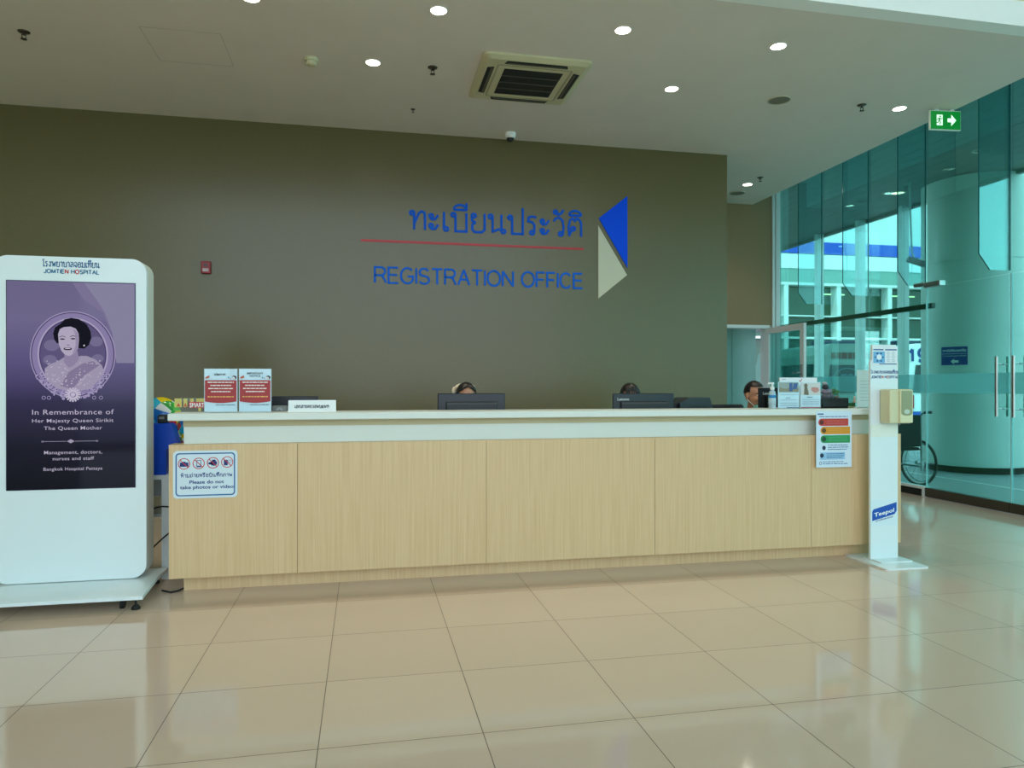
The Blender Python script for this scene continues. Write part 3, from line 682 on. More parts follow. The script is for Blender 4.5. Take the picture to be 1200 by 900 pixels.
# hanging notice sheets etc. ------------------------------------------------
M_ph = {}
def sheet(t, name, x0, x1, z0, z1, y, m=None, th=.0012):
    return MB().box(x0, x1, y, y + th, z0, z1).build(name, m or M_paper, t)
def build_photo_sign():
    Yp = DY - .001
    a, b = at_y(203, 527, Yp), at_y(278.5, 583, Yp)
    z1 = at_y(203, 528.5, Yp).z; z0 = at_y(203, 584.5, Yp).z
    cx = (a.x + b.x) / 2; w = (b.x - a.x) / 2; h = (z1 - z0) / 2; cz = (z0 + z1) / 2
    t = thing('no_photo_sign', 'white no photos or video sign with blue border on wood desk front', 'sign', (cx, DY - .002, cz))
    MB().prism(rrect(-w, -h, w, h, .025), 'y', -.004, 0).build('plate', mat('sign_white', (214, 228, 236), .35), t)
    g = MB(); yy = -.0048
    o = rrect(-w + .014, -h + .014, w - .014, h - .014, .022); i_ = rrect(-w + .022, -h + .022, w - .022, h - .022, .016)
    n = len(o)
    g.add([(x, yy, z) for x, z in o] + [(x, yy, z) for x, z in i_], [(j, (j + 1) % n, (j + 1) % n + n, j + n) for j in range(n)])
    g.build('border', mat('border_blue', (44, 104, 160), .4), t)
    U = lambda px: -w + (px - 203) / 75.5 * 2 * w
    V = lambda py: h - (py - 527.5) / 56.0 * 2 * h
    k = 2 * w / 75.5
    r = 7.1 * k
    cs = [(215.8, 542.8), (232.8, 542.6), (249.5, 542.2), (266.3, 541.6)]
    y1 = -.0048; PB = mat('picto_blue', (24, 44, 112), .5)
    # camera, phone, video camera, camcorder pictograms
    d = MB(); x, zz = U(cs[0][0]), V(543.3); d.rect(x - 5 * k, zz - 3 * k, x + 5 * k, zz + 2.2 * k, y1); d.rect(x - 1.5 * k, zz + 2 * k, x + 1.7 * k, zz + 3.2 * k, y1); d.build('camera_pictogram', PB, t)
    d = MB(); x = U(cs[1][0]); zz = V(542.8); d.stroke([(x - 2.2 * k, zz - 4 * k), (x + 2.5 * k, zz - 4 * k), (x + 2.5 * k, zz + 4 * k), (x - 2.2 * k, zz + 4 * k), (x - 2.2 * k, zz - 4 * k)], .7 * k, y1); d.rect(x - 2.2 * k, zz - 4 * k, x + 2.5 * k, zz - 2.7 * k, y1); d.build('phone_pictogram', PB, t)
    d = MB(); x, zz = U(cs[2][0]), V(542.4); d.ell(x + .8 * k, zz, 4 * k, 3.4 * k, y1); d.rect(x - 5.4 * k, zz - 1.7 * k, x, zz + 1 * k, y1); d.rect(x - 1 * k, zz + 2.6 * k, x + 3 * k, zz + 4.2 * k, y1); d.build('lens_pictogram', PB, t)
    d = MB(); x, zz = U(cs[3][0]), V(541.8); d.rect(x - 4 * k, zz - 3.8 * k, x + .6 * k, zz + 3 * k, y1); d.ring(x + 3.2 * k, zz + 1.2 * k, 2 * k, 2 * k, .5 * k, y1); d.build('camcorder_pictogram', PB, t)
    y2 = -.0055
    for x, z_ in cs:
        g = MB(); c = (U(x), V(z_)); g.ring(c[0], c[1], r, r, .95 * k, y2); g.stroke([(c[0] - r * .68, c[1] + r * .68), (c[0] + r * .68, c[1] - r * .68)], .95 * k, y2); g.build('prohibition_ring', M_inkred, t)
    g = MB()
    strokes(g, 'ห้ามถ่ายหรือบันทึกภาพ', U(211.5), U(272.5), V(558.6), 3.6 * k, y1, .72 * k, THAI, gap=.2)
    g.build('thai_lettering', M_inkblue, t)
    g = MB(); font(g, 'Please do not', U(222), U(262.5), V(566.4), 4.3 * k, y1, bold=.022); font(g, 'take photos or video', U(211), U(274), V(572.4), 4.3 * k, y1, bold=.022)
    g.build('english_lettering', M_inkblue, t)
build_photo_sign()

def build_poster():
    Yp = 4.776
    a, b = at_y(956.5, 482, Yp), at_y(998, 548, Yp)
    x0, x1 = a.x, b.x; z1 = at_y(977, 482, Yp).z; z0 = at_y(977, 547.5, Yp).z
    t = thing('triage_poster', 'white paper poster with red, orange and green bars taped to desk front', 'poster', (x0, Yp, z0))
    W, Hh = x1 - x0, z1 - z0
    # the sheet leans a little off the counter edge
    MB().box(0, W, 0, .0012, 0, Hh).build('sheet', mat('poster_paper', (214, 230, 244), .5), t)
    U = lambda px: (px - 956.5) / 41.5 * W
    V = lambda py: (547.5 - py) / 65.5 * Hh
    y = -.0008; k = W / 41.5
    for nm, rgb, xa, xb, ya, yb in (('red_bar', (196, 58, 48), 959, 994, 490.5, 499), ('orange_bar', (222, 146, 12), 961.5, 996, 500, 508.8), ('green_bar', (40, 150, 84), 961.5, 996, 510, 519)):
        g = MB(); zc = (V(ya) + V(yb)) / 2; rr = (V(ya) - V(yb)) / 2
        g.shape([(U(xb), zc - rr), (U(xb), zc + rr)] + [(U(xa) + rr + rr * math.cos(a_), zc + rr * math.sin(a_)) for a_ in [math.radians(90 + 18 * i) for i in range(11)]], y)
        o = g.build(nm, mat(nm, rgb, .5), t)
        q = MB(); q.ell(U(xa) + rr, zc, rr * .62, rr * .62, y - .0008); q.build('icon', mat(nm + '_icon', tuple(int(v * .45) for v in rgb), .5), o)
        q = MB()
        for j, dz in enumerate((.45, 0, -.45)): dashes(q, U(xa + 10), U(xb - 3), zc + dz * rr, .08 * rr, y - .0008, seed=j + 3)
        q.build('print', mat(nm + '_print', tuple(min(255, int(v * .6 + 90)) for v in rgb), .5), o)
    g = MB(); g.rect(U(961), V(538.5), U(990), V(530), y); g.build('light_blue_panel', mat('poster_lightblue', (152, 196, 228), .5), t)
    MN = mat('badge_navy', (26, 40, 74), .5)
    g = MB(); g.ell(U(965.5), V(524.7), 2 * k, 2.3 * k, y); g.build('number_badge', MN, t)
    g = MB(); g.ell(U(963), V(533.6), 2.2 * k, 2.3 * k, y - .0008); g.build('number_badge', MN, t)
    g = MB(); g.ring(U(961.5), V(542.5), 1.5 * k, 1.7 * k, .5 * k, y); g.build('ring_mark', MN, t)
    g = MB()
    g.rect(U(958), V(486), U(965), V(484.4), y)
    for j, (xa, xb, yy) in enumerate(((960, 993.5, 488.6), (970, 993, 522), (970, 994, 524.5), (970, 992, 527), (968.5, 989, 532.2), (968.5, 989, 534.5), (968.5, 987, 536.6), (964, 988, 541.5), (964, 993, 543.8))):
        dashes(g, U(xa), U(xb), V(yy), .75 * k, y - .0008, seed=j)
    g.build('print', mat('poster_print', (70, 104, 150), .5), t)
build_poster()

# ---------------------------------------------------------------- things on the counter top
def fitted(Y, xa, xb, yt, yb=None):
    """size of an upright thing standing on the counter at depth Y that spans the given columns, top row yt"""
    a, b = at_y(xa, yt, Y), at_y(xb, yt, Y)
    return a.x, b.x, (a.z + b.z) / 2 - TOP
def notice(name, label, xa, xb, yt, Y, group, kind):
    x0, x1, h = fitted(Y, xa, xb, yt); w = x1 - x0
    t = thing(name, label, 'notice', ((x0 + x1) / 2, Y, TOP), 0, group)
    x0, x1 = -w / 2, w / 2
    MB().box(x0, x1, 0, .003, 0, h).box(x0, x1, 0, .07, 0, .003).build('acrylic_holder', M_acrylic, t)
    s = sheet(t, 'sheet', x0 + .004, x1 - .004, .004, h - .004, .0035, mat('notice_paper', (222, 234, 244), .5))
    return t, s, w, h
def build_notices():
    Y = 4.9
    for idx, (xa, xb, lb) in enumerate(((238.5, 278.8, 'red and white Thai notice in clear stand, left of the pair'), (279.3, 318.5, 'red and white English notice in clear stand, right of the pair'))):
        t, s, w, h = notice('notice_stand', lb, xa, xb, 431.5, Y, None, 0)
        U = lambda f: -w / 2 + f * w
        y = -.0008
        g = MB(); pts = [(U(.04), h * .73), (U(.04), h * .25)] + [(U(.04 + .92 * i / 8), h * (.25 - .035 * math.sin(PI * i / 8))) for i in range(9)] + [(U(.96), h * .73)]
        g.shape(pts, y); rb = g.build('red_panel', mat('notice_red', (168, 44, 46), .5), s); 
        g = MB()
        for j, (f, zz) in enumerate(((.12, .67), (.2, .6), (.14, .53), (.22, .46))): dashes(g, U(f), U(1 - f), h * zz, h * .025, y - .0008, seed=j + idx * 9)
        g.build('white_print', mat('notice_white', (238, 226, 222), .5), s)
        g = MB(); dashes(g, U(.12), U(.88), h * .345, h * .025, y - .0008, seed=4); g.build('yellow_print', mat('notice_yellow', (230, 176, 90), .5), s)
        g = MB()
        if idx == 0: strokes(g, 'ประกาศ', U(.3), U(.64), h * .84, h * .035, y, .0026, THAI)
        else:
            font(g, 'IMPORTANT', U(.26), U(.74), h * .865, h * .042, y, bold=.02); font(g, 'NOTICE', U(.34), U(.66), h * .805, h * .042, y, bold=.02)
        dashes(g, U(.35), U(.92), h * .165, h * .014, y, seed=2)
        g.build('dark_print', M_ink, s)
        # megaphone, and a face with dark hair at the edge of the notice
        g = MB(); g.shape([(U(.05), h * .77), (U(.06), h * .8), (U(.16), h * .84), (U(.18), h * .79), (U(.1), h * .765)], y); g.build('megaphone_picture', mat('megaphone_red', (190, 96, 74), .5), s)
        g = MB(); g.ell(U(.89), h * .79, w * .07, h * .045, y); g.build('hair_picture', mat('pic_dark', (34, 40, 52), .5), s)
        g = MB(); g.ell(U(.865), h * .775, w * .055, h * .035, y - .0008); g.build('face_picture', mat('pic_light', (220, 222, 226), .5), s)
        g = MB(); g.ell(U(.72), h * .79, w * .018, h * .02, y); g.ell(U(.77), h * .775, w * .014, h * .014, y); g.build('drop_picture', mat('pic_teal', (70, 140, 160), .5), s)
        if idx == 0: s['label'] = 'Thai notice sheet'
    # folded name card
    x0, x1, h = fitted(4.95, 337.5, 393.5, 469)
    t = thing('table_sign', 'long white folded card sign with grey Thai print', 'sign', ((x0 + x1) / 2, 4.95, TOP)); w = (x1 - x0) / 2
    MB().prism([(0, 0), (.03, h), (.034, h), (.064, 0), (.06, 0), (.032, h - .006), (.004, 0)], 'x', -w, w).build('card', M_paper, t)
    g = MB(); strokes(g, 'เอกสารตรวจพบแพท', -w * .74, w * .72, h * .34, h * .22, 0, .005, THAI, gap=.2)
    for v in range(len(g.v)): g.v[v] = (g.v[v][0], g.v[v][2] * .03 / h - .0016 + g.v[v][1], g.v[v][2])
    g.build('thai_lettering', mat('card_grey', (96, 100, 108), .5), t)
    # leaflets, right end
    Y = 4.92
    specs = ((911.5, 937.2, 446.8, 'white leaflet with street photo in clear stand beside pump bottle', 0), (937.8, 962.3, 447.4, 'white leaflet with woman and pink blot in clear stand beside stone tray', 1))
    for xa, xb, yt, lb, idx in specs:
        t, s, w, h = notice('leaflet_stand', lb, xa, xb, yt, Y, None, 0)
        U = lambda f: -w / 2 + f * w
        y = -.0008
        if idx == 0:
            g = MB(); g.rect(U(.06), h * .6, U(.94), h * .96, y, 0); g.build('photo_picture', mat('photo_grey', (150, 164, 160), .5), s)
            g = MB(); g.shape([(U(.06), h * .62), (U(.06), h * .78), (U(.35), h * .72), (U(.6), h * .78), (U(.94), h * .74), (U(.94), h * .62)], y - .0006, 0); g.build('road_picture', mat('photo_tan', (140, 136, 112), .5), s)
            g = MB(); g.rect(U(.52), h * .64, U(.66), h * .94, y - .0012); g.shape([(U(.66), h * .7), (U(.72), h * .93), (U(.9), h * .93), (U(.86), h * .72)], y - .0012); g.build('tower_picture', mat('photo_blue', (64, 96, 150), .5), s)
        else:
            g = MB(); g.rect(U(.04), h * .5, U(.96), h * .96, y); g.build('photo_picture', mat('photo_pale', (206, 208, 206), .5), s)
            g = MB(); g.ell(U(.26), h * .86, w * .085, h * .075, y - .0008); g.shape([(U(.17), h * .52), (U(.2), h * .8), (U(.33), h * .8), (U(.4), h * .56), (U(.38), h * .5)], y - .0008); g.build('woman_picture', mat('photo_olive', (112, 104, 84), .5), s)
            g = MB(); g.shape([(U(.52), h * .68), (U(.53), h * .8), (U(.7), h * .8), (U(.86), h * .78), (U(.9), h * .68), (U(.8), h * .6), (U(.66), h * .59)], y - .0008); g.build('pink_picture', mat('photo_pink', (196, 140, 130), .5), s)
        g = MB()
        font(g, '415.-', U(.36), U(.62), h * .36, h * .06, y, bold=.02) if idx == 0 else dashes(g, U(.32), U(.6), h * .4, h * .04, y, seed=5)
        for j, zz in enumerate((.5, .31, .2, .15, .1) if idx == 0 else (.33, .25, .2, .14)): dashes(g, U(.1 + .03 * (j % 2)), U(.9), h * zz, h * .012, y, seed=j + 20 * idx)
        g.build('print', mat('leaf_print', (132, 140, 152), .5), s)
        g = MB(); g.rect(U(.4 if idx == 0 else .05), h * .03, U(.95), h * .055, y); g.build('footer_stripe', mat('foot_%d' % idx, ((96, 116, 150), (176, 60, 70))[idx], .5), s)
    x0, x1, h = fitted(5.02, 914, 957.5, 442.5)
    t = thing('card_holder', 'white card holder standing behind the two leaflets', 'card holder', ((x0 + x1) / 2, 5.02, TOP)); w = (x1 - x0) / 2
    MB().box(-w, w, 0, .012, 0, h).box(-w, w, 0, .07, 0, .004).build('back_panel', M_paper, t)
    g = MB(); g.stroke([(.005, h - .02), (.014, h - .032), (.03, h - .01)], .005, -.0008); g.build('tick_mark', M_inkred, t)
    g = MB(); dashes(g, -w * .9, -w * .68, h - .018, .005, -.0008); g.build('print', M_inkgrey, t)
    # tall white price sheet beside the sanitizer stand
    x0, x1, h = fitted(4.98, 1004.5, 1030, 433.5)
    t = thing('price_sheet', 'tall white printed sheet standing beside the hand sanitizer stand', 'sheet', ((x0 + x1) / 2, 4.98, TOP)); w = (x1 - x0) / 2
    MB().box(-w, w, 0, .004, 0, h).box(-w, w, 0, .06, 0, .004).build('sheet', M_paper, t)
    g = MB()
    for j in range(7): dashes(g, -w * .75, -w * .05 + w * .6, h * (.7 - .085 * j), .003, -.0008, seed=j)
    g.build('print', mat('price_print', (176, 184, 188), .5), t)
build_notices()

def build_counter_items():
    # pump bottle
    x = at_y(905, 470, 4.93).x
    t = thing('pump_bottle', 'clear pump bottle with white pump and blue label on counter', 'bottle', (x, 4.93, TOP))
    MB().lathe([(.025, 0), (.027, .006), (.027, .11), (.022, .13), (.011, .14), (.011, .146)], n=24).build('bottle', mat('clear_gel', (168, 190, 200), .12, spec=.6), t)
    MB().lathe([(.0275, .03), (.0276, .03), (.0276, .1), (.0275, .1)], n=24).build('label', mat('bottle_label', (178, 204, 214), .4), t)
    MB().lathe([(.0279, .082), (.028, .082), (.028, .104), (.0279, .104)], n=24).build('blue_stripe', mat('bottle_blue', (20, 130, 190), .4), t)
    MB().lathe([(.016, .144), (.016, .165), (.008, .168), (.008, .188)], n=20).cyl((0, 0, .185), (0, 0, .2), .014, 16).tube([(0, 0, .194), (-.03, -.004, .194), (-.038, -.005, .186)], .0055).build('pump', mat('pump_white', (232, 234, 234), .35), t)
    # stone tray
    x0, x1, h = fitted(4.94, 962.5, 994.5, 466.5)
    cx = (x0 + x1) / 2; w = (x1 - x0) / 2
    t = thing('planter_tray', 'black rectangular planter tray on the counter holding stones', 'planter', (cx, 4.94, TOP))
    MB().prism([(-w * .94, 0), (w * .94, 0), (w, h), (w - .008, h), (w - .016, .012), (-w + .016, .012), (-w + .008, h), (-w, h)], 'y', 0, .11).box(-w * .95, w * .95, 0, .006, .004, h).box(-w * .95, w * .95, .104, .11, .004, h).build('tray', M_black, t)
    MB().box(-w + .014, w - .014, .006, .104, h * .6, h * .86).build('soil', mat('dark_soil', (60, 56, 52), .9), t)
    sd = [((-.054, .04, h + .0), (.034, .03, .02), (84, 86, 92), 'wide dark stone at the base of the tray'), ((-.016, .05, h + .004), (.03, .03, .019), (96, 92, 102), 'grey stone low in the tray beside base stone'),
          ((-.055, .045, h + .03), (.036, .03, .018), (118, 108, 122), 'broad mauve stone in the middle of the stack'), ((-.014, .045, h + .034), (.016, .016, .014), (112, 118, 132), 'small blue grey stone right of the stack'),
          ((-.052, .045, h + .06), (.024, .022, .016), (40, 42, 48), 'dark stone below the topmost pale one'), ((-.058, .045, h + .083), (.019, .018, .011), (150, 152, 158), 'pale flat stone topmost of the stack')]
    sd = [((c[0], c[1], c[2] + .012 + .22 * (c[2] - h)), (r[0] * 1.1, r[1] * 1.1, r[2] * 1.22), rgb, lb) for c, r, rgb, lb in sd]
    for i, (c, r, rgb, lb) in enumerate(sd):
        b = MB().ball((0, 0, 0), r, 18, 12)
        o = b.build('stone', noise_tint(mat('stone_%d' % i, rgb, .6), (60, 60, 60), .2), loc=(cx + c[0], 4.94 + c[1], TOP + c[2])); tag(o, lb, 'stone', 'stones stacked in the black tray')
    b = MB().ball((0, 0, 0), (.024, .02, .014), 16, 10)
    tag(b.build('stone', mat('stone_brown', (96, 92, 80), .6), loc=(cx + .04, 4.975, TOP + h + .004)), 'brownish grey stone in front of the small plant', 'stone', 'stones stacked in the black tray')
    # little plant
    t = thing('succulent_plant', 'small leafy green plant in the black stone tray', 'plant', (cx + .042, 5.0, TOP + h * .88)); t.scale = (1.1, 1.1, 1.4)
    st_ = MB(); lf = MB(); R = random.Random(3)
    for i in range(6):
        a = i * 1.05; top = Vector((.026 * math.cos(a), .02 * math.sin(a), .045 + .018 * R.random()))
        st_.tube([(0, 0, -.004), top * .5, top], .0018, 6)
        for j in range(5):
            q = top * (.55 + .1 * j); b = R.uniform(0, 6.3); M = Matrix.Rotation(b, 3, 'Z') @ Matrix.Rotation(R.uniform(-.5, .5), 3, 'Y')
            lf.ball(q + M @ Vector((.008, 0, 0)), (.01, .006, .0025), 8, 6, M=M)
    st_.build('stem', mat('stem_green', (66, 104, 56), .6), t); lf.build('leaves', mat('leaf_green', (72, 128, 62), .45), t)
    # green box and cream figure behind the tray
    x0, x1, h = fitted(5.02, 993, 1004, 471.5)
    t = thing('tissue_box', 'low dark green box beside the black stone tray', 'box', (x0, 5.02, TOP))
    MB().rbox(0, .075, 0, .08, 0, h * .95, .005).build('carton', mat('box_green', (32, 92, 44), .45), t)
    MB().box(.006, .07, -.0012, -.0002, h * .1, h * .3).build('pale_stripe', mat('box_pale', (150, 160, 120), .5), t)
    x = at_y(1002, 465, 5.04).x
    t = thing('figurine', 'small cream figurine standing beside the tall white sheet', 'figurine', (x, 5.045, TOP + h * .95))
    MB().lathe([(.012, 0), (.014, .01), (.01, .026), (.007, .032)], n=16).build('body', mat('fig_cream', (206, 190, 170), .5), t)
    MB().ball((0, 0, .042), (.008, .008, .011), 14, 10).build('head', mat('fig_cream2', (216, 200, 182), .5), t)
build_counter_items()

# ---------------------------------------------------------------- monitors, printer, reader on the work surface
DESK = .745
def monitor(label, X, Y, w, zt, brand=True, bulge=True, rz=0, ph=.31):
    t = thing('computer_monitor', label, 'monitor', (X, Y, DESK), rz)
    z1 = zt - DESK; z0 = z1 - ph
    MB().rbox(-w / 2, w / 2, 0, .022, z0, z1, .006).build('casing', M_navy, t)
    MB().box(-w / 2 + .012, w / 2 - .012, .0215, .0235, z0 + .02, z1 - .012).build('screen', mat('screen_glow', (20, 26, 34), .2, emit=(120, 150, 180), es=.25), t)
    if bulge:
        MB().rbox(-w * .38, w * .38, -.022, .002, z0 + .05, z1 - .062, .008).build('rear_cover', M_black, t)
        MB().box(-w * .37, w * .37, -.0235, -.021, z1 - .082, z1 - .068).build('vent_strip', mat('vent_grey', (64, 60, 60), .5), t)
    MB().rbox(-.035, .035, -.05, -.022, .02, z0 + .16, .006).build('neck', M_black, t)
    MB().rbox(-.11, .11, -.11, .09, 0, .014, .006).build('base', M_black, t)
    if brand:
        g = MB(); font(g, 'Lenovo', -w * .43, -w * .24, z1 - .055, .022, -.001, bold=.025); g.build('logo', mat('logo_grey', (190, 192, 190), .4), t)
    return t
def build_monitors():
    Y = 5.3
    a, b = at_y(513, 461, Y), at_y(592, 461, Y)
    monitor('black monitor hiding the staff member with a hair bow', (a.x + b.x) / 2, Y, b.x - a.x, a.z, brand=False)
    a, b = at_y(718.5, 461, Y), at_y(790, 460.5, Y)
    monitor('black monitor with grey logo hiding the staff member with a fringe', (a.x + b.x) / 2, Y, b.x - a.x, a.z)
    Y = 5.36
    a = at_y(889.5, 454.5, Y)
    monitor('black monitor in front of the man with a lowered face mask', a.x + .25, Y, .5, a.z)
    Y = 5.34
    a, b = at_y(304, 464.5, Y), at_y(373, 464.5, Y)
    monitor('black monitor behind the notices at the left end', (a.x + b.x) / 2, Y, b.x - a.x, a.z, brand=False, bulge=False)
    # small grey reader in front of it
    x0, x1, h = fitted(5.03, 319, 336, 475.5)
    t = thing('card_reader', 'small grey card reader between the notices and white card', 'card reader', ((x0 + x1) / 2, 5.03, TOP)); w = (x1 - x0) / 2
    MB().rbox(-w, w, 0, .05, 0, h, .006).build('case', M_grey, t)
    g = MB()
    for r in (.018, .011): g.stroke([(r * math.cos(q), .008 + r * math.sin(q)) for q in [PI * i / 10 for i in range(11)]], .003, -.001)
    g.build('contactless_mark', mat('mark_pale', (190, 196, 196), .5), t)
    # receipt printer
    Y = 5.3
    x0, x1, zt = at_y(797, 470, Y).x, at_y(836, 470, Y).x, at_y(820, 466, Y).z - DESK
    t = thing('receipt_printer', 'black receipt printer with sloping cover right of the branded monitor', 'printer', ((x0 + x1) / 2, Y, DESK)); w = (x1 - x0) / 2
    MB().prism([(-w, 0), (w, 0), (w, zt - .09), (w - .03, zt), (-w + .075, zt), (-w, zt - .045)], 'y', 0, .24).build('housing', M_navy, t, bevel=.006)
    MB().rbox(-w - .07, -w + .02, .05, .2, 0, zt - .042, .01).build('side_unit', M_black, t)
    MB().box(-w + .09, w - .04, -.002, .0, zt - .1, zt - .06).build('paper_slot', mat('slot_dark', (6, 8, 12), .3), t)
build_monitors()

# ---------------------------------------------------------------- people
M_skin = noise_tint(mat('skin', (186, 132, 104), .55), (1, 1, 1), .04, nscale=30)
M_hair = noise_tint(mat('black_hair', (18, 15, 14), .4), (60, 60, 8), .3)
def remeshed(mb, name, m, parent, voxel=.007, smooth=3):
    o = mb.build(name, m, None)
    md = o.modifiers.new('r', 'REMESH'); md.mode = 'VOXEL'; md.voxel_size = voxel; md.use_smooth_shade = True
    ms = o.modifiers.new('s', 'SMOOTH'); ms.factor = .5; ms.iterations = smooth
    dg = bpy.context.evaluated_depsgraph_get(); me = bpy.data.meshes.new_from_object(o.evaluated_get(dg))
    me.name = name; o.modifiers.clear(); old = o.data; o.data = me; bpy.data.meshes.remove(old)
    for p in me.polygons: p.use_smooth = True
    if not me.materials: me.materials.append(m)
    o.parent = parent
    return o
def capsule(mb, p, q, r0, r1, n=14):
    mb.cone(p, q, r0, r1, n); mb.ball(p, r0, n, 8); mb.ball(q, r1, n, 8)
def person(label, X, Y, top, face, shirt, style, skin=M_skin, sc=1.):
    """seated figure; face = direction the face points, in degrees from -y towards +x; origin on the floor under the pelvis"""
    t = thing('person', label, 'person', (X, Y, 0), 0)
    hz = top - .018 - .112 * sc         # head centre
    Hd = Matrix.Rotation(math.radians(face), 3, 'Z')
    hp = Vector((0, -.03, hz)); seat = .5
    sh = hz - .245
    def hd(x, y, z): return hp + Hd @ Vector((x, y, z)) * sc
    b = MB()
    b.ball(hd(0, .012, .028), (.074 * sc, .092 * sc, .088 * sc), 24, 16, M=Hd); b.ball(hd(0, -.022, -.035), (.061 * sc, .068 * sc, .078 * sc), 22, 14, M=Hd)
    b.ball(hd(0, -.045, -.085), (.034 * sc, .036 * sc, .028 * sc), 16, 10, M=Hd)
    b.ball(hd(0, -.078, .02), (.05 * sc, .018 * sc, .012 * sc), 16, 8, M=Hd)
    capsule(b, hd(0, -.088, .008), hd(0, -.107, -.03), .008 * sc, .013 * sc, 10)
    for s in (-1, 1):
        b.ball(hd(s * .013, -.098, -.034), .009 * sc, 10, 8); b.ball(hd(s * .036, -.07, -.03), .022 * sc, 12, 8)
        M = Hd @ Matrix.Rotation(s * .35, 3, 'Z')
        b.ball(hd(s * .078, .01, -.012), (.009 * sc, .02 * sc, .032 * sc), 14, 10, M=M)
    capsule(b, hd(0, .012, -.06), Vector((0, .01, sh + .02)), .052, .062)
    # torso, seated
    pel = Vector((0, .04, seat + .1)); b.ball(pel, (.16, .12, .11)); b.ball((0, .02, (pel.z + sh) / 2), (.145, .1, .19)); b.ball((0, .015, sh - .1), (.165, .105, .13))
    capsule(b, (-.13, .01, sh - .02), (.13, .01, sh - .02), .055, .055)
    hands = []
    for s in (-1, 1):
        S = Vector((s * .175, .01, sh - .035)); E = Vector((s * .22, -.1, .82)); Wp = Vector((s * .13, -.3, .79))
        capsule(b, S, E, .05, .04); capsule(b, E, Wp, .04, .027)
        P = Wp + Vector((-s * .01, -.075, -.01)); b.ball((Wp + P) / 2, (.036, .05, .016))
        for j in range(4):
            k0 = P + Vector((s * (.03 - .02 * j), .012 - .004 * abs(j - 1.5), .002)); ln = (.03, .034, .036, .028)[3 - j]
            k1 = k0 + Vector((0, -ln, .004)); k2 = k1 + Vector((0, -ln * .7, -.012)); capsule(b, k0, k1, .0088, .008, 8); capsule(b, k1, k2, .008, .0068, 8)
        k0 = Wp + Vector((-s * .03, -.03, -.004)); k1 = k0 + Vector((-s * .022, -.028, -.004)); k2 = k1 + Vector((-s * .004, -.026, -.003)); capsule(b, k0, k1, .011, .0095, 8); capsule(b, k1, k2, .0095, .008, 8)
        Kn = Vector((s * .13, -.36, .54)); Hp = Vector((s * .09, .02, seat + .08)); An = Vector((s * .13, -.34, .1))
        capsule(b, Hp, Kn, .082, .058); capsule(b, Kn, An, .055, .036); capsule(b, An, An + Vector((0, -.16, -.06)), .036, .03)
    body = remeshed(b, 'body', skin, t, .006, 3)
    # clothes
    c = MB(); g = .012
    c.ball((0, .02, (pel.z + sh) / 2), (.145 + g, .1 + g, .2)); c.ball((0, .015, sh - .1), (.165 + g, .105 + g, .13 + g)); c.ball((pel.x, pel.y, pel.z + .02), (.165 + g, .125 + g, .1))
    capsule(c, (-.13, .01, sh - .02), (.13, .01, sh - .02), .055 + g, .055 + g)
    for s in (-1, 1):
        S = Vector((s * .175, .01, sh - .035)); E = Vector((s * .22, -.1, .82)); Wp = Vector((s * .13, -.3, .79))
        capsule(c, S, E, .05 + g, .042 + g); capsule(c, E, E.lerp(Wp, .8), .042 + g, .03 + g)
    shirt_o = remeshed(c, 'shirt', shirt, t, .009, 4)
    cl = MB().tube([(.066 * math.cos(q), .008 + .062 * math.sin(q), sh + .035 + .014 * math.sin(q)) for q in [2 * PI * i / 20 for i in range(20)]], .014, 8, closed=True)
    cl.build('collar', shirt, shirt_o)
    p_ = MB()
    for s in (-1, 1):
        Kn = Vector((s * .13, -.36, .54)); Hp = Vector((s * .09, .02, seat + .08)); An = Vector((s * .13, -.34, .12))
        capsule(p_, Hp, Kn, .092, .068); capsule(p_, Kn, An, .066, .05)
    p_.ball(pel + Vector((0, 0, -.02)), (.17, .13, .105))
    remeshed(p_, 'trousers', mat('dark_trousers', (28, 30, 40), .8), t, .012, 3)
    for s in (-1, 1):
        q = MB().ball((s * .13, -.4, .035), (.045, .13, .035), 18, 10).build('shoe', M_black, t)
    # hair: a cap that leaves the face and ears free
    hr = MB(); bm = bmesh.new(); bmesh.ops.create_uvsphere(bm, u_segments=56, v_segments=36, radius=1)
    kill = []
    for v in bm.verts:
        d = v.co.copy()
        if style == 'short':
            low = -.1 if d.y > .1 else (.0 if d.y > -.35 else .42 + .1 * abs(d.x)); r = (.079, .099, .099)
        else:
            low = -1.05 if d.y > -.15 else (-.6 if abs(d.x) > .78 and d.y > -.5 else (.34 if style == 'fringe' else .62 - .5 * abs(d.x))); r = (.084, .104, .1)
        if d.z < low: kill.append(v)
        wob = 1 + .012 * math.sin(d.x * 23 + d.z * 5) * (1 if style != 'short' else .5)
        v.co = Vector((d.x * r[0] * wob, d.y * r[1] * wob + .008, d.z * r[2] + .03 if d.z > 0 or style == 'short' else d.z * .13 + .03)) * sc
    bmesh.ops.delete(bm, geom=kill, context='VERTS')
    for v in bm.verts: v.co = hp + Hd @ v.co
    hr.bm(bm, 0, True)
    ho = hr.build('hair', M_hair, t); so = ho.modifiers.new('s', 'SOLIDIFY'); so.thickness = .012; so.offset = -1
    if style == 'fringe':
        fr = MB()
        for i in range(13):
            x = (i - 6) * .0095; l = -.012 - .02 * ((i * 7) % 4) / 3
            p0 = hd(x * .75, -.072 + abs(x) * .25, .1 - abs(x) * .25); p1 = hd(x * 1.02, -.094 + abs(x) * .33, .06); p2 = hd(x * 1.05, -.092 + abs(x) * .38, .04 + l)
            if i in (4, 6, 8): continue
            fr.tube([p0, p1, p2], [.006, .006, .002], 6)
        fr.build('fringe', M_hair, ho)
    # face
    e = MB(); ir = MB(); br = MB(); li = MB()
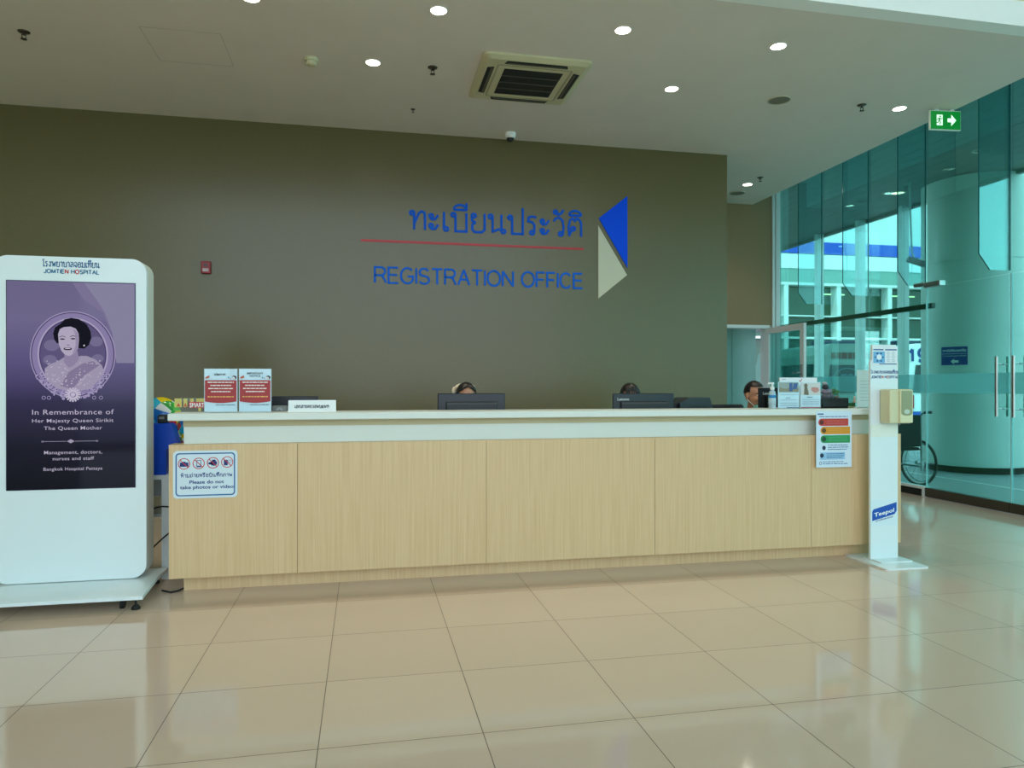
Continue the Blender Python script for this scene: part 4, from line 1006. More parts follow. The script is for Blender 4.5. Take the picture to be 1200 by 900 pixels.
    for s in (-1, 1):
        e.ball(hd(s * .031, -.077, .004), (.0125 * sc, .009 * sc, .0062 * sc), 14, 8, M=Hd); ir.ball(hd(s * .031, -.0845, .004), (.005 * sc, .003 * sc, .0052 * sc), 12, 8, M=Hd)
        br.tube([hd(s * .014, -.0915, .021), hd(s * .03, -.0905, .027), hd(s * .046, -.081, .022)], [.0035, .0042, .002], 6)
    li.ball(hd(0, -.089, -.062), (.021 * sc, .008 * sc, .0045 * sc), 16, 8, M=Hd); li.ball(hd(0, -.087, -.069), (.017 * sc, .008 * sc, .005 * sc), 16, 8, M=Hd)
    e.build('eyes', mat('eye_white', (222, 220, 214), .3), t); ir.build('irises', mat('iris_dark', (26, 18, 14), .2), t); br.build('eyebrows', M_hair, ho); li.build('lips', mat('lips', (150, 84, 76), .5), t)
    return t, hd, Hd, ho
def office_chair(label, X, Y, top):
    t = thing('office_chair', label, 'chair', (X, Y, 0))
    MB().rbox(-.23, .23, -.2, .24, .42, .5, .03).build('seat', mat('chair_fabric', (22, 24, 28), .85), t)
    MB().rbox(-.22, .22, .25, .31, .56, top, .025).build('backrest', MATS['chair_fabric'], t)
    MB().box(-.03, .03, .23, .3, .44, .7).cyl((0, 0, .1), (0, 0, .42), .028, 14).build('post', M_black, t)
    b = MB(); w = []
    for i in range(5):
        a = 2 * PI * i / 5 + .3; q = Vector((.27 * math.cos(a), .27 * math.sin(a), .075)); b.tube([(0, 0, .1), q], .018, 8); w.append(q)
    bo = b.build('star_base', M_black, t)
    for q in w: MB().cyl((q.x - .012, q.y, .028), (q.x + .012, q.y, .028), .028, 14).build('caster', M_rubber, bo)
def build_people():
    p = at_y(546.5, 447.5, 5.78)
    t, hd, Hd, ho = person('person with dark hair and cream hair bow seated behind the left desk monitor', p.x, 5.81, p.z, 4, mat('staff_blouse', (206, 210, 214), .7), 'parted')
    bw = MB()
    for s in (-1, 1):
        M = Hd @ Matrix.Rotation(s * .4, 3, 'Y')
        bw.ball(hd(s * .05, .055, .092), (.04, .014, .022), 14, 8, M=M)
    bw.ball(hd(-.094, .05, .06), (.016, .014, .03), 12, 8, M=Hd); bw.ball(hd(0, .06, .1), .016, 12, 8)
    bw.build('hair_bow', mat('bow_cream', (226, 206, 176), .7), ho)
    office_chair('black office chair behind the monitor with the bow wearing worker', p.x, 5.86, .98)
    p = at_y(738.5, 448.5, 5.78)
    person('person with dark fringe seated behind the branded desk monitor', p.x, 5.81, p.z, -4, MATS['staff_blouse'], 'fringe')
    office_chair('black office chair behind the branded monitor with the fringed worker', p.x, 5.86, .98)
    p = at_y(884.5, 446, 5.9)
    M_tan = noise_tint(mat('skin_tan', (186, 132, 102), .55), (1, 1, 1), .04, nscale=30)
    t, hd, Hd, ho = person('man with short dark hair, blue jacket and lowered face mask, looking right', p.x, 5.93, p.z, 10, mat('blue_jacket', (36, 56, 120), .75), 'short', M_tan, 1.05)
    mk = MB(); mk.ball(hd(0, -.05, -.1), (.05, .052, .034), 20, 12, M=Hd); mo = mk.build('face_mask', mat('mask_teal', (110, 190, 178), .7), t)
    st_ = MB()
    for s in (-1, 1): st_.tube([hd(s * .046, -.05, -.09), hd(s * .07, -.03, -.06), hd(s * .083, -.005, -.03), hd(s * .082, .014, .01)], .0022, 6)
    st_.build('ear_loops', M_white, mo)
    office_chair('black office chair behind the man in the blue jacket', p.x - .12, 6.0, 1.13)
build_people()

# ---------------------------------------------------------------- totem screen
def build_kiosk():
    Yf = 4.915
    xl, xr = at_y(-9, 500, Yf).x, at_y(171.5, 500, Yf).x
    zt = at_y(90, 301.5, Yf).z; zb = .09
    t = thing('digital_signage_totem', 'tall white screen totem with purple memorial display left of desk', 'screen totem', ((xl + xr) / 2, Yf, 0))
    w = (xr - xl) / 2
    R = .085
    fp = rrect(-w, zb, w, zt, R, 10)
    MB().prism(fp, 'y', .0, .04, smooth=True).build('front_panel', M_kiosk, t, bevel=.002)
    MB().prism(rrect(-w, zb, w, zt, R, 10), 'y', .041, .16, smooth=True).build('rear_housing', mat('kiosk_grey', (206, 208, 200), .4), t, bevel=.012)
    # base plate, wider at the back than the body
    q = at_z(167, 704, .06); ty = q.y - Yf
    c = (xl + xr) / 2
    xr2 = at_y(189, 681, Yf + .1).x - c
    bp = [(-(q.x - c), ty), (q.x - c, ty), (xr2, .02), (xr2, .26), (-xr2, .26), (-xr2, .02)]
    MB().prism(bp, 'z', .066, .086).build('base_plate', M_kiosk, t, bevel=.003)
    for x, y in ((q.x - c - .05, ty + .05), (-(q.x - c) + .05, ty + .05), (xr2 - .06, .2), (-xr2 + .06, .2)):
        MB().lathe([(.024, 0), (.026, .01), (.012, .026), (.006, .03), (.006, .067)], (x, y, 0), 18).build('levelling_foot', M_rubber, t)
    for x, y in ((q.x - c - .13, ty + .08), (-(q.x - c) + .13, ty + .08)):
        MB().cyl((x - .011, y, .026), (x + .011, y, .026), .026, 16).box(x - .016, x + .016, y - .012, y + .012, .046, .067).build('caster', M_rubber, t)
    # header print
    U = lambda px: at_y(px, 450, Yf).x - c
    def V(py): return at_y(83, py, Yf).z
    g = MB(); strokes(g, 'โรงพยาบาลจอมเทียน', U(50), U(117), V(313), V(307.2) - V(313), -.001, .0052, THAI, gap=.16)
    g.build('thai_lettering', mat('hospital_blue', (16, 92, 140), .5), t)
    tx = 'JOMTIEN HOSPITAL'
    g = MB(); strokes(g, tx, U(51), U(116.5), V(320.6), V(316.2) - V(320.6), -.001, .0058, CAPS, gap=.26, colour=lambda i: 1 if i in (6, 9) else 0, space=.5)
    g.build('english_lettering', [mat('hospital_blue2', (40, 110, 150), .5), M_inkred], t)
    # screen
    x0, x1 = U(8), U(158.3); z1, z0 = V(330.6), V(572.6)
    cx, cz = (x0 + x1) / 2, (z0 + z1) / 2; sw, sh = (x1 - x0) / 2, (z1 - z0) / 2
    m = mat('memorial_screen', (4, 4, 8), .05, spec=.12, emit=(110, 100, 150), es=1.)
    nt, N, L, b = nodes(m)
    tc = N.new('ShaderNodeTexCoord'); sp = N.new('ShaderNodeSeparateXYZ'); L.new(tc.outputs['Generated'], sp.inputs[0])
    rp = N.new('ShaderNodeValToRGB'); cr = rp.color_ramp
    stops = ((0, (16, 18, 30)), (.2, (26, 26, 44)), (.42, (54, 50, 84)), (.5, (78, 70, 114)), (.62, (100, 92, 140)), (.82, (122, 114, 156)), (1, (118, 110, 150)))
    while len(cr.elements) < len(stops): cr.elements.new(.5)
    for e_, (ps, cc) in zip(cr.elements, stops): e_.position = ps; e_.color = lin(cc)
    L.new(sp.outputs['Z'], rp.inputs[0]); L.new(rp.outputs[0], b.inputs['Emission Color'])
    b.inputs['Emission Strength'].default_value = KE
    so = MB().box(x0, x1, -.002, .001, z0, z1).build('screen', m, t)
    MB().frame(x0 - .004, x1 + .004, z0 - .004, z1 + .004, .004, -.0025, .001).build('bezel', mat('bezel_blue', (10, 24, 60), .3), t)
    def E(n, rgb): return emission('scr_' + n, rgb, KE)
    Su = lambda px: x0 + (px - 8) / 150.3 * (x1 - x0)
    Sv = lambda py: z1 - (py - 330.6) / 242 * (z1 - z0)
    k = (x1 - x0) / 150.3
    y = -.003
    # pale drape on the right of the picture
    g = MB(); g.shape([(Su(98), Sv(331.5)), (Su(112), Sv(350)), (Su(122), Sv(365)), (Su(131), Sv(390)), (Su(136), Sv(425)), (Su(157.5), Sv(425)), (Su(157.5), Sv(331.5))], y)
    g.build('drape', E('drape', (150, 146, 178)), so)
    g = MB(); g.shape([(Su(84), Sv(331.5)), (Su(98), Sv(352)), (Su(120), Sv(366)), (Su(131), Sv(392)), (Su(122), Sv(365)), (Su(112), Sv(350)), (Su(98), Sv(331.5))], y - .0004); g.build('drape_fold', E('fold', (138, 128, 166)), so)
    # oval portrait frame
    cx_, cz_ = 84.8, 415.5
    def el(n, rx, rz, rgb, yy, dz=0):
        g = MB(); g.ell(Su(cx_), Sv(cz_ + dz), rx * k, rz * k, yy, n=56, t=.0003); g.build(n, E(n, rgb), so)
    el('frame_rim', 50.3, 56, (176, 164, 204), y - .0008); el('frame_shade', 49, 54.7, (74, 62, 110), y - .0012); el('frame_band', 47.8, 53.6, (150, 138, 184), y - .0016)
    el('frame_inner', 41.5, 47.5, (186, 176, 210), y - .002); el('frame_lip', 39.5, 45.6, (84, 72, 120), y - .0024); el('portrait_ground', 38, 44.2, (104, 94, 136), y - .0028)
    yy = y - .0034
    g = MB(); 
    for bx, by, br_ in ((60, 405, 9), (112, 400, 8), (58, 422, 8), (114, 420, 7)): g.ell(Su(bx), Sv(by), br_ * k, br_ * k * .8, yy)
    g.build('blurred_ground', E('blur', (128, 120, 160)), so)
    pts = [(52, 440), (52, 432), (58, 427), (68, 423), (74, 419), (84, 421), (94, 417), (101, 417), (111, 421), (119, 428), (121, 434), (117, 444), (106, 455), (85, 460), (66, 455), (56, 447)]
    g = MB(); g.shape([(Su(a), Sv(b_)) for a, b_ in pts], yy - .0004); g.build('dress', E('dress', (176, 166, 194)), so)
    g = MB()
    R_ = random.Random(5)
    for i in range(90):
        a, b_ = R_.uniform(54, 118), R_.uniform(422, 452)
        if abs(a - 86) < (437 - b_) * .4 + 2: continue
        g.ell(Su(a), Sv(b_), R_.uniform(.5, 1.1) * k, R_.uniform(.5, 1) * k, yy - .0008, n=8)
    g.build('lace', E('lace', (208, 200, 220)), so)
    g = MB(); g.shape([(Su(a), Sv(b_)) for a, b_ in ((70, 452), (80, 436), (96, 426), (108, 423), (116, 428), (98, 440), (84, 456))], yy - .0006); g.build('sash', E('sash', (146, 132, 168)), so)
    g = MB(); g.shape([(Su(a), Sv(b_)) for a, b_ in ((75.5, 412), (90, 411), (92, 421), (85, 429), (80, 431), (74, 424))], yy - .0009); g.build('neck', E('neck', (158, 146, 180)), so)
    hair = [(63, 398), (61.8, 391), (64, 384), (70, 380), (75, 374.5), (83, 372.6), (92, 374), (101, 380), (105.5, 388), (106.5, 396), (103.5, 404), (98, 408.5), (92, 408), (72, 402), (66, 402.5)]
    g = MB(); g.shape([(Su(a), Sv(b_)) for a, b_ in hair], yy - .0012); g.build('hair', E('hair', (16, 14, 30)), so)
    face = [(67.5, 392), (69.5, 386), (74, 383.6), (82, 382.8), (88, 385), (91.6, 391), (92, 399), (91, 408), (87, 414), (81, 417.2), (76, 416.2), (71.5, 411.5), (68.4, 404)]
    g = MB(); g.shape([(Su(a), Sv(b_)) for a, b_ in face], yy - .0016); g.build('face', E('face', (196, 186, 212)), so)
    g = MB()
    g.shape([(Su(a), Sv(b_)) for a, b_ in ((85, 385), (91.6, 391), (92, 399), (91, 408), (87, 414), (84, 415.5), (88, 405), (88, 394))], yy - .0019); g.build('cheek', E('cheek', (168, 156, 190)), so)
    g = MB(); q_ = yy - .0022
    for a, b_ in ((72.6, 397.5), (85, 397)): g.ell(Su(a), Sv(b_), 2.9 * k, .95 * k, q_, n=14); g.stroke([(Su(a - 3.6), Sv(b_ - 2.2)), (Su(a), Sv(b_ - 3.6)), (Su(a + 3.6), Sv(b_ - 2.6))], .7 * k, q_)
    g.ell(Su(78.8), Sv(408.8), 5 * k, 1.9 * k, q_, n=18); g.stroke([(Su(77.4), Sv(404)), (Su(79), Sv(404.8)), (Su(81), Sv(404))], .5 * k, q_)
    g.build('features', E('features', (62, 46, 76)), so)
    g = MB(); g.ell(Su(78.8), Sv(408.3), 3.4 * k, .7 * k, q_ - .0003, n=14); g.ell(Su(98), Sv(404.8), 1 * k, 1.2 * k, q_, n=12); g.build('smile', E('smile', (226, 220, 234)), so)
    # flower garland under the oval
    g = MB(); d_ = MB()
    for i in range(120):
        a = math.radians(R_.uniform(205, 335)); rr = R_.uniform(.9, 1.06) ; px, py = cx_ + 46 * rr * math.cos(a), cz_ - 50 * rr * math.sin(a)
        g.ell(Su(px), Sv(py), R_.uniform(1, 2.1) * k, R_.uniform(1, 2.1) * k, q_ - .0006, n=8)
        if i % 2: d_.ell(Su(px + 1), Sv(py + .6), .8 * k, .8 * k, q_ - .001, n=6)
    for px in (51, 57, 110, 118): g.ring(Su(px), Sv(466), 2.4 * k, 2.4 * k, .7 * k, q_ - .0006, n=16)
    g.build('flower_garland', E('flowers', (176, 166, 206)), so); d_.build('flower_shade', E('flowershade', (92, 80, 128)), so)
    g = MB()
    for i in range(16):
        a = 2 * PI * i / 16; M_ = (Su(85) + 6.2 * k * math.cos(a), Sv(462.5) + 6.2 * k * math.sin(a)); g.stroke([(Su(85) + 3.6 * k * math.cos(a), Sv(462.5) + 3.6 * k * math.sin(a)), (Su(85) + 9.3 * k * math.cos(a), Sv(462.5) + 9.3 * k * math.sin(a))], 2 * k, q_ - .0014)
    g.ell(Su(85), Sv(462.5), 2.6 * k, 2.6 * k, q_ - .0014); g.build('rosette', E('rosette', (214, 206, 230)), so)
    # words
    g = MB(); q_ = y - .001
    for tx, a, b_, py, ch in (('In Remembrance of', 37.2, 133, 485.6, 6.6), ('Her Majesty Queen Sirikit', 37.2, 132.6, 494.8, 4.8), ('The Queen Mother', 50.8, 119, 503.6, 4.8), ('Management, doctors,', 51, 119, 531.8, 4.6), ('nurses and staff', 61, 109.5, 539, 4.4), ('Bangkok Hospital Pattaya', 50.3, 119.3, 551, 4.2)):
        font(g, tx, Su(a), Su(b_), Sv(py), ch * k, q_, sx=1.06, bold=.004)
    g.build('lettering', E('words', (206, 198, 222)), so)
    g = MB(); g.stroke([(Su(49), Sv(517)), (Su(77), Sv(517))], .5 * k, q_); g.stroke([(Su(87), Sv(517)), (Su(113), Sv(517))], .5 * k, q_)
    for px in (49, 113): g.ring(Su(px), Sv(517), 1.3 * k, 1.1 * k, .4 * k, q_, n=14)
    g.shape([(Su(77.5), Sv(517)), (Su(82), Sv(514.6)), (Su(86.5), Sv(517)), (Su(82), Sv(519.4))], q_); g.build('ornament', E('ornament', (180, 172, 200)), so)
KE = .62
build_kiosk()

# ---------------------------------------------------------------- hand sanitizer stand
def build_sanitizer():
    t = thing('hand_sanitizer_stand', 'tall white hand sanitizer stand with beige dispenser at desk end', 'sanitizer stand', (3.795, 4.68, 0))
    MB().prism(rrect(-.19, -.26, .16, .2, .02), 'z', 0, .012).build('base_plate', mat('plate_white', (228, 234, 234), .25), t)
    MB().prism(rrect(-.115, -.11, .155, .08, .01), 'z', .012, .02).build('foot_plate', MATS['plate_white'], t)
    zt = at_y(1036, 404, 4.68).z; zs = at_y(1036, 421, 4.68).z; w = .1165
    poly = [(-w, .02), (w, .02), (w, zs - .02), (w - .012, zs), (w - .016, zt), (-w + .016, zt), (-w + .012, zs), (-w, zs - .02)]
    MB().prism(poly, 'y', 0, .02).build('panel', mat('stand_white', (228, 238, 240), .32), t, bevel=.002)
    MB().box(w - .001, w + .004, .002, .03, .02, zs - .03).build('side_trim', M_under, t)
    X = lambda px: at_y(px, 500, 4.68).x - 3.795
    Z = lambda py: at_y(1036, py, 4.68).z
    # instruction sheet
    s = MB().box(X(1022), X(1051.5), -.003, -.001, Z(427.5), Z(406)).build('instruction_sheet', M_paper, t)
    g = MB(); g.rect(X(1023), Z(425.5), X(1036.5), Z(412), -.0038); g.build('blue_picture', mat('pic_blue', (120, 180, 222), .5), s)
    g = MB(); g.ell(X(1029.8), Z(418.5), .021, .02, -.0046); g.build('hands_picture', mat('pic_white', (236, 240, 242), .5), s)
    g = MB()
    for a in (0, 60, 120, 180, 240, 300): g.ell(X(1029.8) + .031 * math.cos(math.radians(a)), Z(418.7) + .032 * math.sin(math.radians(a)), .0085, .006, -.0052, n=14)
    g.rect(X(1023), Z(410.6), X(1035), Z(409.2), -.0038); g.rect(X(1037), Z(410.6), X(1050.5), Z(409.2), -.0038); g.rect(X(1030), Z(427), X(1050.5), Z(426), -.0038)
    g.build('blue_details', mat('pic_navy', (34, 84, 140), .5), s)
    g = MB()
    for c_ in (1040.5, 1046.5):
        for r_ in (413.8, 418, 422.4): g.ring(X(c_), Z(r_), .011, .01, .003, -.0038, n=14)
    g.build('step_pictures', mat('pic_grey', (168, 180, 190), .5), s)
    g = MB(); strokes(g, 'โรงพยาบาลจอมเทียน', X(1020.5), X(1053), Z(437.6), Z(434.6) - Z(437.6), -.001, .0034, THAI, gap=.16); g.build('thai_lettering', M_inkblue, t)
    g = MB(); strokes(g, 'JOMTIEN HOSPITAL', X(1020.8), X(1052.8), Z(443.2), Z(440.4) - Z(443.2), -.001, .0038, CAPS, gap=.26, colour=lambda i: 1 if i in (6, 9) else 0, space=.5); g.build('english_lettering', [M_inkblue, M_inkred], t)
    # dispenser
    zt_, zb_ = Z(456), Z(495.5); xl, xr = X(1030.5), X(1056); dm = mat('dispenser_cream', (214, 208, 168), .35)
    d = MB().rbox(xl, xr, -.11, -.001, zb_, zt_, .012)
    d.build('dispenser_case', dm, t)
    a = X(1042); cz = zb_ + .3 * (zt_ - zb_)
    MB().rbox(a - .01, xr - .002, -.125, -.108, zb_ + .004, zt_ - .004, .008).build('dispenser_front', mat('dispenser_cream_light', (222, 218, 176), .35), t)
    pts = [(a, zt_ - .012), (a, cz + .02)] + [((a + xr - .012) / 2 + (xr - .012 - a) / 2 * math.cos(q), cz + .018 * math.sin(q)) for q in [math.radians(180 + 18 * i) for i in range(11)]] + [(xr - .012, zt_ - .012)]
    g = MB(); g.shape(pts, -.1275, t=.003); g.build('window', mat('window_olive', (150, 152, 112), .2), t)
    g = MB(); g.ell((a + xr - .012) / 2, cz + .012, .024, .017, -.1285, n=20); g.build('gel_level', mat('gel_pale', (196, 204, 186), .2), t)
    g = MB(); g.shape([(X(1046), Z(484.8)), (X(1046.2), Z(482.2)), (X(1051), Z(480.8)), (X(1050.6), Z(483.4))], -.1262); lg = g.build('logo', M_inkblue, t)
    g = MB(); g.stroke([(X(1046.8), Z(483)), (X(1048), Z(484)), (X(1048.6), Z(482.4)), (X(1050.2), Z(482.6))], .004, -.1268); g.build('logo_script', M_white, lg)
    MB().cyl(((xl + xr) / 2, -.09, zb_ + .002), ((xl + xr) / 2, -.09, zb_ - .012), .008, 10).build('nozzle', M_grey, t)
    MB().box(-w + .006, w - .006, -.0012, .0, Z(512), Z(497)).build('splash_film', mat('film_pale', (236, 236, 224), .2), t)
    # cleaning product label
    s = MB().box(-w + .001, w - .001, -.0012, 0, Z(616), Z(585)).build('label_panel', mat('label_white', (222, 236, 242), .35), t)
    g = MB(); g.shape([(X(1022), Z(610)), (X(1022), Z(599)), (X(1023.5), Z(596.5)), (X(1050.5), Z(588.8)), (X(1050.5), Z(599)), (X(1048), Z(602.8))], -.002); lb = g.build('blue_badge', mat('badge_blue', (6, 76, 176), .35), s)
    g = MB(); font(g, 'Teepol', 0, X(1048) - X(1024.2), 0, .03, 0, bold=.02); a = math.radians(11.5)
    g.v = [(X(1024.2) + v[0] * math.cos(a), -.0028, Z(605.4) + v[2] + v[0] * math.tan(a)) for v in g.v]; g.build('lettering', M_white, lb)
    g = MB(); font(g, 'professional', 0, X(1046) - X(1026.4), 0, .015, 0, bold=.01); g.v = [(X(1026.4) + v[0], -.0022, Z(611) + v[2] + v[0] * math.tan(a)) for v in g.v]; g.build('lettering', M_inkblue, s)
build_sanitizer()

# ---------------------------------------------------------------- left end clutter
def build_left():
    # white steel table behind the totem that carries the blue box
    Y0 = 5.2
    xa, xb = at_y(186, 600, Y0).x - .35, at_y(198.5, 600, Y0).x
    zt = at_y(190, 557, Y0).z
    t = thing('side_table', 'pale grey steel side table between totem and desk', 'table', (xb, Y0, 0))
    MB().box(-.45, 0, 0, .45, zt - .03, zt).build('tabletop', M_alu, t, bevel=.003)
    for x, y in ((-.05, 0), (-.45, 0), (-.05, .4), (-.45, .4)):
        MB().box(x, x + .05, y, y + .05, 0, zt - .03).build('leg', M_alu, t, bevel=.003)
    MB().box(-.4, -.05, .1, .12, .55, zt - .03).build('apron', mat('apron_grey', (150, 156, 156), .5), t)
    MB().box(-.4, -.05, .02, .38, .42, .44).build('shelf', MATS['apron_grey'], t)
    # blue box
    b0, b1 = at_y(150, 520, Y0 + .02).x, at_y(208, 518, Y0 + .02).x
    xm = at_y(194.5, 540, Y0 + .02).x
    h1 = at_y(190, 497, Y0 + .02).z - zt
    t = thing('blue_box', 'blue plastic ballot style box with slanting side behind the totem', 'box', (xm, Y0 + .02, zt))
    k = at_y(201, 497, Y0 + .02).x - xm
    MB().prism([(-.3, 0), (0, 0), (0, h1 * .5), (b1 - xm, h1 * .6), (k, h1), (-.3, h1)], 'y', 0, .1).build('body', mat('box_blue', (4, 70, 190), .35, spec=.3), t, bevel=.006)
    MB().box(-.25, .03, .01, .09, h1, h1 + .005).build('lid', MATS['box_blue'], t)
    x = at_y(191, 490, Y0 + .05).x
    h2 = at_y(190, 487, Y0 + .05).z - zt - h1
    t = thing('desk_device', 'small black desk device on top of the blue box', 'device', (x, Y0 + .025, zt + h1 + .005))
    MB().rbox(-.03, .024, 0, .09, 0, h2, .008).build('case', M_black, t)
    MB().box(-.02, .014, -.0015, 0, h2 * .5, h2 * .8).build('slot', M_grey, t)
    # patterned balloon
    p = at_y(188, 492, 5.75)
    t = thing('foil_balloon', 'round colourful balloon peeking out left of the desk end', 'balloon', (p.x, 5.75, p.z + .0))
    m = mat('balloon_print', (240, 240, 240), .2)
    nt, N, L, b = nodes(m); tc = N.new('ShaderNodeTexCoord'); vo = N.new('ShaderNodeTexVoronoi'); vo.inputs['Scale'].default_value = 13
    L.new(tc.outputs['Object'], vo.inputs['Vector']); sx = N.new('ShaderNodeSeparateColor'); L.new(vo.outputs['Color'], sx.inputs[0])
    rp = N.new('ShaderNodeValToRGB'); rp.color_ramp.interpolation = 'CONSTANT'
    cs = ((0, (30, 160, 60)), (.18, (236, 206, 20)), (.34, (20, 110, 200)), (.5, (40, 180, 220)), (.66, (232, 234, 236)), (.8, (206, 40, 60)), (.9, (80, 190, 70)))
    while len(rp.color_ramp.elements) < len(cs): rp.color_ramp.elements.new(.5)
    for e_, (ps, c) in zip(rp.color_ramp.elements, cs): e_.position = ps; e_.color = lin(c)
    L.new(sx.outputs[0], rp.inputs[0]); L.new(rp.outputs[0], b.inputs['Base Color'])
    MB().ball((0, 0, 0), (.155, .12, .17), 36, 22).build('balloon', m, t)
    MB().cone((0, 0, -.168), (0, 0, -.19), .006, .018, 12).tube([(0, 0, -.18), (.005, .0, -.4), (0, 0.01, -.74 + (1.3 - p.z) * 0)], .0015, 5).build('tail', M_white, t)
    q = at_y(219, 504, 5.45)
    t2 = copy_tree(t); t2.location = q; t2.scale = (.55, .55, .62); t2.rotation_euler = (0, 0, 2.2); t2['label'] = 'smaller colourful balloon just under the left end of the counter top'
    for o in (t, t2): o['group'] = 'colourful balloons at the desk end'
    # letter sign behind the notices
    Y = 5.06
    x0, x1, h = fitted(Y, 204.5, 260, 466.5)
    t = thing('slogan_sign', 'clear sign with red and gold letters behind the Thai notice', 'sign', (x0, Y, TOP)); w = x1 - x0
    MB().box(0, w, 0, .004, .0, h).box(0, w, 0, .06, 0, .004).build('acrylic_panel', M_acrylic, t)
    U = lambda px: at_y(px, 470, Y).x - x0
    V = lambda py: at_y(220, py, Y).z - TOP
    g = MB()
    for a, b_ in ((204.6, 213), (215, 219.5), (223, 227), (230, 240)): g.rect(U(a), V(477.2), U(b_), V(467), -.0008)
    g.rect(U(232.5), V(481.6), U(235.5), V(478), -.0008); g.build('gold_blocks', mat('gold_print', (206, 190, 96), .4), t)
    g = MB(); g.rect(U(221.5), V(478), U(260), V(471), -.0016); g.build('red_block', mat('block_red', (190, 34, 46), .4), t)
    g = MB(); font(g, 'A', U(207), U(211.5), V(477), .026, -.0018, bold=.03); font(g, 'A', U(215.2), U(219.3), V(477), .026, -.0018, bold=.03); g.build('red_letters', M_inkred, t)
    g = MB(); font(g, 'SMART', U(222.4), U(239.5), V(477.2), .03, -.0024, bold=.02); g.build('white_letters', M_white, t)
    # cables between totem and desk
    yb = 5.12
    for i, (pts, lb) in enumerate((([(178, 597), (184, 594.5), (190, 593.5), (200, 594)], 'upper black cable strung between totem and desk'), ([(176, 645), (186, 635), (194, 628), (202, 622)], 'lower black cable sloping between totem and desk'))):
        P = [at_y(a, b_, yb) for a, b_ in pts]
        tag(MB().tube([tuple(q) for q in P], .005, 8).build('cable', M_rubber), lb, 'cable', 'cables beside the totem')
    P = [at_z(190, 692, .006), at_z(200, 694, .006), at_z(208, 692.5, .006), at_z(216, 689, .006)]
    tag(MB().tube([tuple(q) for q in P], .006, 8).build('cable', M_rubber), 'black cable lying on the floor at the desk plinth', 'cable', 'cables beside the totem')
build_left()

